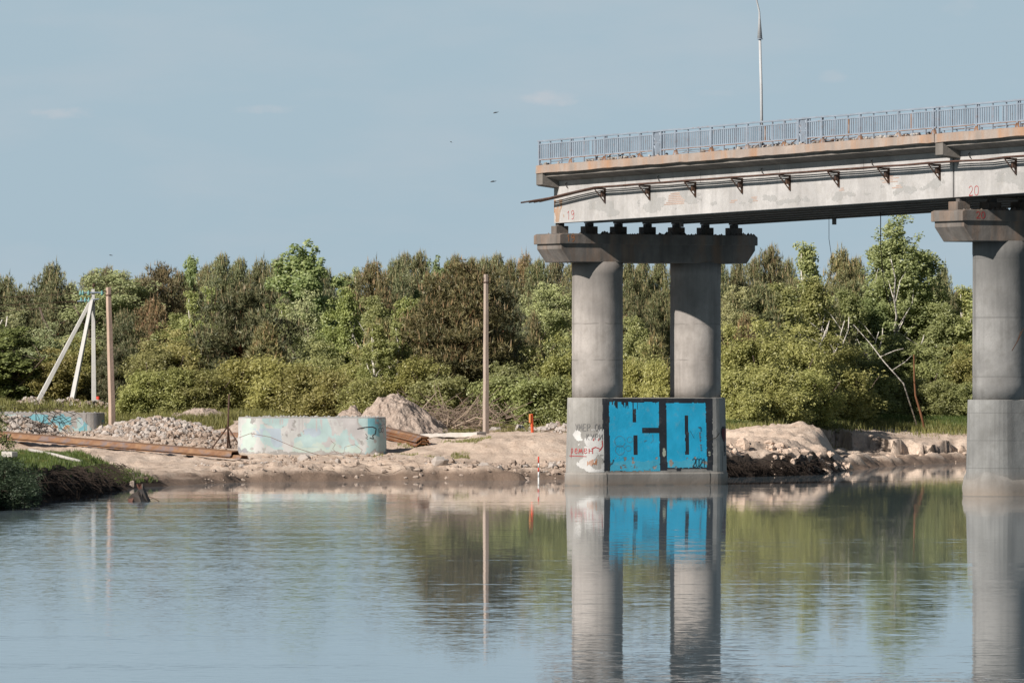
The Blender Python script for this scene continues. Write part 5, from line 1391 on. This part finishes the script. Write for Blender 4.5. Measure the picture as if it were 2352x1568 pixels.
TREES = [
# far row: pines and tall crowns against the sky (prototype, x, top, half width, distance, label, tint)
('pine_round', 12, 640, 56, 428, 'dark pine at the far left edge, top against the sky', (0.90, 0.95, 0.95)),
('pine_cone', 62, 676, 30, 436, 'low dark pine in the dip between the two leftmost dark pines', (0.80, 0.85, 0.95)),
('pine_round', 120, 611, 52, 428, 'tall dark rounded pine alone above the skyline left of the white power pole', (0.90, 0.95, 0.95)),
('pine_cone', 165, 652, 30, 437, 'narrow dark pine just right of the tall rounded left pine', (0.90, 0.95, 0.95)),
('pine_cone', 213, 626, 34, 442, 'pine tip behind the pale willow, above the white power pole top', (1.00, 1.00, 1.00)),
('pine_cone', 248, 617, 36, 444, 'pine tip behind the pale willow, above the brown pole top', (1.00, 1.00, 1.00)),
('pine_cone', 285, 628, 34, 441, 'pine tip at the right shoulder of the big pale willow', (1.00, 1.00, 1.00)),
('pine_thin', 330, 634, 34, 432, 'thin gappy pine against the sky, left of its taller thin neighbour', (1.00, 1.00, 1.00)),
('pine_thin', 372, 608, 44, 434, 'taller thin gappy pine with sky showing through its top', (1.05, 1.00, 1.00)),
('pine_cone', 412, 628, 34, 438, 'pine between the thin gappy pine and the bright poplar tip', (1.00, 1.00, 0.97)),
('poplar_young', 440, 591, 26, 446, 'bright green poplar tip poking above the left pines', (1.05, 1.15, 1.10)),
('pine_cone', 476, 612, 34, 439, 'pine just right of the bright green poplar tip', (1.00, 1.00, 0.97)),
('pine_cone', 511, 588, 38, 433, 'tallest pointed pine left of the high poplar, at the skyline', (0.95, 1.00, 0.97)),
('pine_cone', 552, 598, 36, 437, 'pointed pine standing second left of the high poplar', (0.95, 1.00, 0.97)),
('pine_round', 598, 603, 44, 436, 'round pine touching the high poplar on its left', (0.95, 1.00, 0.97)),
('pine_cone', 640, 598, 34, 446, 'pine tip half hidden behind the left of the high poplar', (1.00, 1.00, 1.00)),
('poplar_broad', 692, 568, 80, 424, 'high bright green poplar standing out above the wood left of centre', (1.00, 1.02, 1.00)),
('pine_cone', 750, 622, 34, 439, 'dark pine behind the right side of the high poplar', (0.85, 0.95, 0.97)),
('birch_young', 797, 630, 32, 430, 'thin pale birch at the skyline right of the high poplar', (0.95, 0.98, 1.00)),
('birch_young', 818, 618, 22, 441, 'slender birch tip behind the thin pale skyline birch', (0.95, 1.00, 1.10)),
('pine_round', 856, 606, 52, 430, 'broad brownish pine at the skyline midway between poplar and lone pole', (1.10, 1.00, 0.95)),
('pine_round', 908, 602, 44, 434, 'dark pine at the skyline right of the broad brownish pine', (0.90, 0.97, 0.97)),
('pine_cone', 930, 586, 32, 446, 'pale pine tip rising behind the dark skyline pine', (1.10, 1.15, 1.20)),
('pine_cone', 966, 583, 38, 442, 'pointed pale pine left of the light green aspens', (1.05, 1.10, 1.10)),
('poplar_broad', 1002, 602, 46, 436, 'light green aspen between pines behind the big pine', (1.00, 1.05, 1.15)),
('pine_cone', 1046, 590, 32, 448, 'pine tip directly behind the top of the big pine', (1.05, 1.10, 1.10)),
('pine_cone', 1084, 598, 32, 447, 'pine tip behind the right shoulder of the big pine', (1.05, 1.10, 1.10)),
('pine_cone', 1112, 596, 34, 445, 'skyline pine right above the lone tan pole', (1.05, 1.10, 1.10)),
('pine_cone', 1142, 588, 36, 447, 'first pointed skyline pine right of the lone tan pole', (1.05, 1.10, 1.10)),
('pine_cone', 1174, 600, 34, 441, 'second pointed skyline pine right of the lone tan pole', (1.05, 1.05, 1.00)),
('pine_round', 1206, 590, 36, 446, 'pink brown pine left of the mural pier crosshead, at the skyline', (1.30, 1.00, 1.05)),
('pine_cone', 1240, 600, 38, 440, 'dark pine just left below the crosshead end', (0.95, 1.00, 0.97)),
('pine_cone', 1280, 594, 36, 444, 'pine under the left end of the crosshead', (1.00, 1.00, 1.00)),
('pine_cone', 1322, 600, 34, 440, 'pine half hidden behind the left column of the mural pier', (1.00, 1.00, 1.00)),
('pine_round', 1442, 604, 40, 438, 'pine seen between the two columns, on the left', (1.00, 1.05, 0.97)),
('pine_cone', 1478, 600, 34, 446, 'pine tip seen in the middle between the two columns', (1.05, 1.10, 1.05)),
('pine_round', 1516, 602, 38, 440, 'pine seen between the two columns, on the right', (1.00, 1.05, 0.97)),
('pine_cone', 1656, 602, 30, 436, 'pine peeping out at the right side of the right column', (1.05, 1.10, 1.05)),
('pine_round', 1694, 606, 38, 438, 'round pine below the right end of the crosshead', (1.05, 1.10, 1.05)),
('pine_cone', 1736, 596, 32, 442, 'pine left of the tall pale pine under the first hanging wire', (1.10, 1.15, 1.10)),
('pine_cone', 1774, 570, 40, 437, 'tall pale pine behind the thin hanging wire', (1.15, 1.15, 1.10)),
('pine_cone', 1812, 600, 30, 443, 'pine tip between the tall pale pine and the hanging cable birch', (1.10, 1.15, 1.10)),
('pine_round', 1932, 578, 46, 430, 'pale round pine left of the tallest birch', (1.20, 1.12, 1.05)),
('pine_cone', 1968, 596, 36, 440, 'pine tucked against the left side of the tallest birch', (1.10, 1.10, 1.00)),
('pine_round', 2165, 618, 38, 424, 'dark pine showing behind the right side of the tallest birch', (0.95, 1.00, 0.97)),
('pine_cone', 2205, 668, 26, 436, 'small pine against the sky near the dark right pier', (1.00, 1.05, 0.97)),
('birch_young', 1852, 562, 50, 412, 'slim pointed birch behind the thick hanging cable', (1.00, 1.00, 0.97)),
('birch_tall', 2062, 500, 82, 404, 'tallest birch with white trunk under the bridge, near the dark pier', (0.86, 0.95, 0.94)),
# middle row
('willow_grey', 35, 712, 62, 412, 'grey green willow below the leftmost dark pine', (1.00, 1.00, 1.00)),
('willow_grey', 112, 742, 50, 408, 'small grey green willow left of the slanting struts', (0.90, 0.95, 0.97)),
('willow_pale', 250, 624, 92, 418, 'big pale domed willow behind the white and brown poles', (0.86, 0.86, 0.83)),
('pine_bushy', 282, 716, 50, 400, 'dark bushy pine directly right of the brown pole', (0.85, 0.90, 0.93)),
('pine_round', 352, 690, 56, 420, 'brownish pine right of the big pale willow', (1.15, 0.95, 0.93)),
('birch_broad', 408, 722, 50, 412, 'dull birch left of the bright twin birches', (.92, .95, .9)),
('birch_young', 442, 672, 34, 410, 'bright young birch, left of a bright pair left of the big bushy pine', (1.05, 1.12, 0.97)),
('birch_young', 482, 662, 34, 409, 'bright young birch, right of a bright pair left of the big bushy pine', (1.02, 1.10, 0.95)),
('pine_bushy', 556, 658, 108, 403, 'big spreading bushy pine in the left half of the wood', (.66, .68, .68)),
('pine_small', 612, 748, 52, 397, 'small tan tipped pine in front of the big spreading pine', (1.15, 1.08, 0.97)),
('pine_round', 650, 690, 52, 418, 'dark pine under the left half of the high poplar', (0.85, 0.92, 0.95)),
('willow_grey', 706, 672, 54, 409, 'silvery willow below the high poplar', (1.05, 1.05, 1.05)),
('birch_young', 655, 700, 34, 413, 'green birch between the big spreading pine and silvery willow', (0.95, 1.02, 0.93)),
('birch_broad', 792, 664, 44, 406, 'bright dense birch right of the silvery willow', (1.02, 1.12, 0.95)),
('birch_broad', 862, 684, 48, 416, 'olive birch right of the bright dense birch, below the skyline pines', (.92, .96, .9)),
('pine_small', 872, 742, 52, 402, 'small pine with tan candles left of the big pine', (1.15, 1.05, 0.97)),
('poplar_young', 938, 684, 44, 408, 'yellow green young poplar touching the big pine on its left', (1.10, 1.05, 0.88)),
('pine_big', 1062, 604, 112, 394, 'big broad pine with a bare orange trunk behind the lone tan pole', (.72, .64, .60)),
('pine_round', 1158, 650, 46, 400, 'very dark pine close behind the lone tan pole, right of the big pine', (0.70, 0.78, 0.90)),
('willow_pale', 1262, 656, 62, 412, 'pale round willow left of the mural pier columns', (1.00, 1.00, 0.89)),
('willow_grey', 1190, 680, 40, 416, 'dim grey willow between dark pine and pale round willow', (0.95, 0.95, 0.90)),
('pine_small', 1225, 728, 34, 405, 'small pine in front of the pale round willow', (1.05, 1.00, 0.95)),
('pine_round', 1450, 680, 46, 420, 'lower pine between the columns, left one', (0.95, 1.00, 0.95)),
('pine_round', 1512, 672, 46, 423, 'lower pine between the columns, right one', (0.95, 1.00, 0.95)),
('birch_broad', 1462, 730, 44, 408, 'olive birch between the columns, left one', (0.95, 0.95, 0.90)),
('pine_small', 1505, 775, 40, 402, 'small pale pine low between the columns', (1.20, 1.15, 1.00)),
('willow_pale', 1698, 662, 56, 416, 'hazy pale willow right of the right column', (1.05, 1.00, 0.93)),
('pine_small', 1712, 730, 34, 408, 'small brownish pine in front of the hazy pale willow', (1.20, 1.00, 0.95)),
('birch_broad', 1790, 655, 62, 408, 'broad olive birch under the thin hanging wire', (1.00, 0.98, 0.90)),
('birch_broad', 1866, 640, 62, 405, 'broad olive birch under the thick hanging cable', (1.00, 0.98, 0.90)),
('birch_broad', 1944, 670, 60, 408, 'dull green birch left below the tallest birch', (0.85, 0.90, 0.89)),
('birch_broad', 2005, 690, 62, 401, 'deep green birch in front of the tallest birch, left side', (0.80, 0.90, 0.88)),
('birch_broad', 2115, 640, 60, 403, 'leafy birch touching the tallest birch on its right', (0.90, 0.95, 0.90)),
('birch_broad', 2172, 700, 54, 401, 'leafy birch left beside the dark pier column', (0.85, 0.92, 0.88)),
('birch_young', 2216, 660, 40, 404, 'yellowish birch partly hidden by the dark pier column', (1.05, 1.00, 0.90)),
# front row: willow shrubs and saplings along the edge
('dark_round', 15, 752, 84, 396, 'dark green round tree at the far left edge', (0.95, 1.00, 0.93)),
('shrub_tall', 120, 800, 58, 396, 'yellowish shrub behind the leftmost strut', (1.00, 0.92, 0.81)),
('shrub_tall', 172, 772, 54, 401, 'tall olive shrub between the slanting struts', (0.92, 0.86, 0.80)),
('shrub_mid', 215, 850, 44, 404, 'shrub at the foot of the white upright pole', (0.80, 0.80, 0.80)),
('pine_bushy', 262, 800, 44, 396, 'dark low pine at the foot of the brown pole', (0.75, 0.80, 0.88)),
('shrub_tall', 345, 782, 52, 400, 'dull shrub right of the dark bushy pine', (0.85, 0.82, 0.83)),
('shrub_wide', 328, 852, 54, 389, 'bright rounded shrub low beside the dark bushy pine', (0.98, 1.00, 0.85)),
('shrub_tall', 408, 758, 56, 402, 'reddish olive shrub below the dull birch', (0.95, 0.84, 0.83)),
('shrub_mid', 400, 846, 56, 389, 'rounded green shrub left of the black tripod stand', (0.95, 1.00, 0.88)),
('shrub_wide', 470, 850, 54, 389, 'shrub directly left behind the black tripod stand', (0.95, 0.95, 0.88)),
('shrub_wide', 545, 824, 66, 391, 'wide golden shrub right behind the black tripod stand', (1.05, 1.00, 0.84)),
('shrub_wide', 618, 820, 66, 390, 'wide golden shrub above the left end of the turquoise stump', (1.05, 1.00, 0.84)),
('shrub_mid', 690, 838, 58, 388, 'olive shrub above the middle of the turquoise stump', (1.00, 0.98, 0.86)),
('shrub_tall', 735, 786, 54, 396, 'grey green shrub with a dark stem below the silvery willow', (0.85, 0.86, 0.85)),
('shrub_wide', 760, 850, 58, 386, 'olive shrub above the right half of the turquoise stump', (1.00, 0.95, 0.85)),
('shrub_tall', 820, 802, 54, 393, 'tall olive shrub left behind the earth heap', (0.95, 0.94, 0.85)),
('birch_young', 866, 744, 38, 391, 'sapling birch with a thin white trunk behind the earth heap', (1.00, 1.00, 0.90)),
('birch_young', 912, 742, 36, 393, 'second sapling birch right of the thin white trunked sapling', (0.98, 0.98, 0.90)),
('shrub_mid', 838, 870, 44, 383, 'low shrub hugging the left slope of the earth heap', (0.90, 0.90, 0.83)),
('shrub_wide', 950, 822, 60, 388, 'golden shrub behind the right slope of the earth heap', (1.00, 0.98, 0.84)),
('shrub_twiggy', 1010, 862, 50, 384, 'twiggy shrub behind the brushwood heap', (0.80, 0.80, 0.83)),
('shrub_mid', 1000, 838, 40, 390, 'golden shrub under the big pine on its left', (0.95, 0.95, 0.84)),
('shrub_twiggy', 1140, 862, 46, 383, 'bare twiggy shrub at the lone tan pole', (0.80, 0.86, 0.85)),
('shrub_wide', 1170, 838, 56, 389, 'dark leafy shrub right of the lone tan pole', (0.75, 0.82, 0.81)),
('shrub_tall', 1222, 796, 54, 394, 'tall shrub below the pale round willow, left side', (0.90, 0.92, 0.83)),
('shrub_twiggy', 1210, 866, 54, 382, 'tangled twiggy shrub behind the orange marker post', (0.82, 0.90, 0.83)),
('shrub_tall', 1282, 772, 50, 393, 'tall shrub against the left column, below the pale willow', (0.95, 0.96, 0.84)),
('shrub_mid', 1275, 866, 50, 382, 'dark leafy shrub close to the footing of the mural pier', (0.78, 0.86, 0.81)),
('shrub_wide', 1448, 826, 54, 391, 'golden shrub low between the columns, left one', (1.05, 1.02, 0.83)),
('shrub_wide', 1516, 832, 54, 388, 'golden shrub low between the columns, right one', (1.05, 1.02, 0.83)),
('shrub_tall', 1480, 790, 44, 397, 'olive shrub in the middle between the columns', (0.90, 0.90, 0.83)),
('shrub_tall', 1676, 748, 52, 398, 'tall olive shrub right beside the right column', (1.00, 0.98, 0.85)),
('shrub_wide', 1690, 850, 58, 390, 'low golden shrub right beside the mural footing', (1.00, 0.98, 0.84)),
('shrub_tall', 1748, 738, 60, 398, 'tall olive shrub below the broad olive birches, left one', (1.00, 0.98, 0.85)),
('shrub_wide', 1768, 842, 66, 389, 'wide golden shrub on the right bank, left of two big ones', (1.00, 0.98, 0.83)),
('shrub_tall', 1834, 748, 60, 396, 'tall olive shrub below the broad olive birches, right one', (1.00, 0.98, 0.85)),
('shrub_wide', 1850, 850, 66, 387, 'wide golden shrub on the right bank, in the middle of the row', (0.98, 0.98, 0.83)),
('shrub_tall', 1905, 770, 60, 395, 'tall shrub below the pale round pine', (0.95, 0.96, 0.84)),
('shrub_wide', 1935, 838, 70, 386, 'widest golden shrub on the right bank', (1.02, 1.00, 0.83)),
('shrub_tall', 1985, 790, 54, 396, 'shadowed tall shrub under the tallest birch, left side', (0.70, 0.80, 0.80)),
('shrub_mid', 2012, 862, 56, 388, 'rounded shrub under the tallest birch', (0.85, 0.90, 0.81)),
('birch_broad', 2062, 770, 56, 393, 'low leafy birch in front of the tallest birch trunk', (0.85, 0.90, 0.86)),
('shrub_mid', 2078, 868, 54, 389, 'rounded shrub on the right bank near the dark pier, left one', (0.82, 0.86, 0.81)),
('shrub_tall', 2135, 800, 54, 392, 'tall shrub on the right bank near the dark pier', (0.80, 0.86, 0.81)),
('shrub_mid', 2150, 876, 54, 388, 'rounded shrub on the right bank near the dark pier, right one', (0.80, 0.84, 0.81)),
('shrub_tall', 2208, 790, 50, 392, 'golden tall shrub half hidden by the dark pier footing', (1.00, 0.95, 0.85)),
('shrub_mid', 2215, 880, 46, 388, 'low shrub half hidden by the dark pier footing', (0.80, 0.84, 0.81)),
# beyond the picture on both sides, so the wood does not stop at the frame
('pine_round', -60, 640, 56, 428, 'dark pine just left of the picture edge', (0.90, 0.95, 0.95)),
('dark_round', -80, 760, 90, 398, 'dark round tree just left of the picture edge', (0.90, 1.00, 0.93)),
('shrub_tall', 2290, 760, 60, 392, 'tall shrub behind the dark pier', (0.90, 0.92, 0.84)),
('pine_round', 2300, 640, 50, 428, 'pine behind the dark pier, near the picture edge', (1.00, 1.00, 1.00)),
('birch_broad', 2270, 690, 60, 400, 'birch behind the dark pier column', (0.95, 0.95, 0.90)),
]
for row in TREES: plant(*row)
# pines standing deeper in the wood, only glimpsed through gaps of the rows in front
rr = random.Random(5)
for k in range(34):
    xd = -20 + k * 68 + rr.uniform(-12, 12)
    if 1545 < xd < 1650: continue
    plant(('pine_round', 'pine_cone')[k % 2], xd, 655 + rr.uniform(-12, 25), 62, 441 + rr.uniform(0, 8) - (30 if xd > 1640 else 0), 'shaded pine deep in the wood, glimpsed only through gaps between the skyline trees', (.9, .95, .9), 'pines deep in the wood')
# the wood goes on beyond both picture edges
for k in range(30):
    xd = (2330 + k * 45) if k < 20 else (-110 - (k - 20) * 50)
    plant(('birch_broad', 'pine_round', 'willow_pale', 'birch_tall', 'shrub_tall')[k % 5], xd, 640 + rr.uniform(-40, 60) + (130 if k % 5 == 4 else 0), 85, 402 + rr.uniform(0, 25) - (14 if k % 5 == 4 else 0), 'tree or tall shrub continuing the wood past the ' + ('right' if k < 20 else 'left') + ' picture edge', (.95, .97, .9), 'trees past the ' + ('right' if k < 20 else 'left') + ' picture edge')
# leaning dead and orange stems between the right-hand birches
b = MB(); p = at(2128, 975, 424); p.z = zt(p.x, p.y)
b.tube([(0, 0, -.2), (-.35, 0, 1.2), (-.65, 0, 2.2), (-.72, 0, 3.2), (-.74, 0, 4.6)], [.075, .07, .06, .05, .03], 7)
o = b.build('trunk', [M_pineb]); r_ = empty('dead_tree', p, 0, label='slender bent orange trunk standing in the shrubs under the tallest birch', cat='tree'); o.parent = r_
b = MB(); p = at(2105, 975, 420); p.z = zt(p.x, p.y); q = lambda x, y, dy=0: at(x, y, 421 + dy) - p
b.tube([q(2105, 975, 2), q(2075, 880), q(2030, 830), q(2000, 790), q(1960, 745, 1)], [.045, .04, .032, .022, .01], 7)
b.tube([q(2050, 850), q(2080, 830, -1), q(2095, 815, -1)], [.03, .02, .008], 5); b.tube([q(2020, 820), q(2055, 805), q(2075, 800, -1)], [.03, .02, .008], 5)
o = b.build('trunk', [M_birchb]); r_ = empty('leaning_birch', p, 0, label='leaning bare white birch stem slanting through the shrubs under the tallest birch', cat='tree'); o.parent = r_

# riverside bushes in the left foreground
def bush(xd, ybase, ytop, hw, Y, label, zb, col=(1, 1, 1)):
    cm_, tm, H, W_ = CROWNS['dark_shrub']
    p = at(xd, ybase, Y); p.z = zb
    r_ = empty('riverside_bush', p, random.uniform(0, 6), label=label, cat='bush', group='bushes on the near left shore')
    sx = hw * Y / F / W_; r_.scale = (sx, sx, (at(xd, ytop, Y).z - zb) / H)
    c_ = link('crown', cm_, r_); c_.color = (*col, 1); link('trunk', tm, r_)
bush(8, 1168, 1052, 76, 262, 'grey green rounded bush at the water edge in the left corner', -.02, (.75, .85, .8))
bush(-30, 1168, 1046, 70, 266, 'grey green bush cut by the left picture edge, behind the corner bush', .1, (.75, .85, .8))
# small tree whose lowest twig reaches in from the left
rng = np.random.RandomState(91)
lob = [(-.5, 0, 1.3, .55, .5), (-.1, 0, 1.05, .45, .3), (.3, 0, .95, .3, .2), (.5, 0, .78, .22, .15), (-.2, .3, 1.8, .5, .4), (-.8, 0, 2.1, .7, .6), (-1.1, 0, 1.0, .6, .5), (.1, 0, 1.45, .3, .2)]
P, Nn, tn = crown_leaves(lob, 4200, 0, 0, 0, rng); V_, Fm = leaf_mesh('o', P, Nn, .05, .5, .2, rng, tn, None)
p = at(-8, 1060, 277); p.z = zt(p.x, p.y)
r_ = empty('leafy_tree', p, 0, label='dark leafy branch reaching in from the left over the sheet piles', cat='tree', group='bushes on the near left shore')
link('crown', kmesh('overhang_crown', V_, Fm, [L_dark], tint=tn), r_)
b = MB(); b.tube([(-.9, 0, -.2), (-.85, 0, 1.2), (-.8, 0, 2.4)], [.06, .05, .02], 6); b.tube([(-.86, 0, .9), (-.2, 0, 1.1), (.5, 0, .8)], [.03, .02, .006], 5); b.build('trunk', [M_bark], r_)

# ---------------------------------------------------------------- grass
def grass(n, pick, h0, h1, name, label, mats, seed, wd=.02):
    rng = np.random.RandomState(seed); x, y = pick(rng, n); z = terrain(x, y); n = len(x)
    a = rng.uniform(0, 6.283, n); h = rng.uniform(h0, h1, n); lean = rng.uniform(0, .5, n) * h; la = rng.uniform(0, 6.283, n)
    s_ = np.stack([np.cos(a), np.sin(a), np.zeros(n)], 1) * wd; B0 = np.stack([x, y, z - .03], 1)
    T = B0 + np.stack([np.cos(la) * lean, np.sin(la) * lean, h], 1); M_ = B0 * .5 + T * .5 + np.stack([np.zeros(n), np.zeros(n), h * .12], 1)
    V_ = np.stack([B0 - s_, B0 + s_, M_ + s_ * .7, T, M_ - s_ * .7], 1).reshape(-1, 3)
    me = npmesh(name, V_, np.arange(5 * n), np.arange(n) * 5, mats, tint=np.clip(rng.normal(.5, .25, n) + (fbm(x * .8, y * .5, seed, 3) - .5), 0, 1))
    tag(link(name, me), label, 'grass', kind='stuff')
G_fresh = leafmat('fresh_grass', (.06, .10, .02), (.16, .20, .05), .3, (.16, .2, .03)); G_dry = leafmat('dry_grass', (.11, .11, .035), (.26, .225, .1), .25, (.25, .22, .07))
G_dull = leafmat('dull_grass', (.12, .13, .035), (.34, .32, .11), .3, (.18, .18, .05))
def g_bank(rng, n):
    x = rng.uniform(-22, -15.2, n); y = rng.uniform(255, 322, n); d = shore_dist(x, y); k = (d > .16 + .5 * fbm(x * 1.5, y * .7, 3)) & (x < -14.9 - (y - 290) * .0 ) & (y < 316 + 4 * fbm(x, y, 9)); return x[k], y[k]
grass(60000, g_bank, .08, .27, 'bank_grass', 'fresh green grass on top of the dark left bank', [G_fresh], 701, .014)
def g_mid(rng, n):
    x = rng.uniform(-21.4, -14.5, n); y = rng.uniform(374, 398, n); k = fbm(x * .6, y * .3, 12) > .4 - .12 * sstep(y, 382, 392); return x[k], y[k]
grass(26000, g_mid, .15, .5, 'meadow_grass', 'dry olive grass between the brown pole and the golden shrubs', [G_dull], 702, .018)
def g_wood(rng, n):
    x = rng.uniform(-32, 34, n); y = 389 + np.clip(x - 12, 0, 9) * 4.4 + rng.normal(0, 3.5, n); k = fbm(x * .5, y * .3, 14) > .38; return x[k], y[k]
grass(70000, g_wood, .15, .55, 'undergrowth', 'rough grass at the foot of the whole wood edge', [G_dull], 703, .02)
def g_right(rng, n):
    x = rng.uniform(11, 28, n); y = 394 + np.clip(x - 12, 0, 9) * 4.4 + rng.normal(0, 3, n); return x, y
grass(32000, g_right, .2, .65, 'verge_grass', 'deep green grass under the shrubs on the right bank', [G_fresh], 704, .018)
def g_pole(rng, n):
    x = rng.uniform(-4.5, 3, n); y = rng.uniform(364, 384, n); k = fbm(x * .7, y * .35, 17) > .5; return x[k], y[k]
grass(14000, g_pole, .08, .3, 'patchy_grass', 'patchy low grass round the foot of the lone tan pole', [G_dull], 705, .016)
def g_tuft(rng, n):
    x = rng.uniform(9.5, 27, n); y = rng.uniform(356, 432, n); k = (fbm(x * .9, y * .3, 23) > .6) & (shore_dist(x, y) > 9); return x[k], y[k]
grass(16000, g_tuft, .04, .16, 'dry_tufts', 'sparse dry tufts dotted over the right sand', [G_dry], 707, .014)
def g_weed(rng, n):
    x = rng.uniform(-7.5, -1, n); y = rng.uniform(345, 356, n); k = fbm(x * .8, y * .4, 19) > .58; return x[k], y[k]
grass(9000, g_weed, .05, .2, 'sand_weeds', 'sparse weeds on the sand below the sheet pile stack', [G_dull], 706, .014)
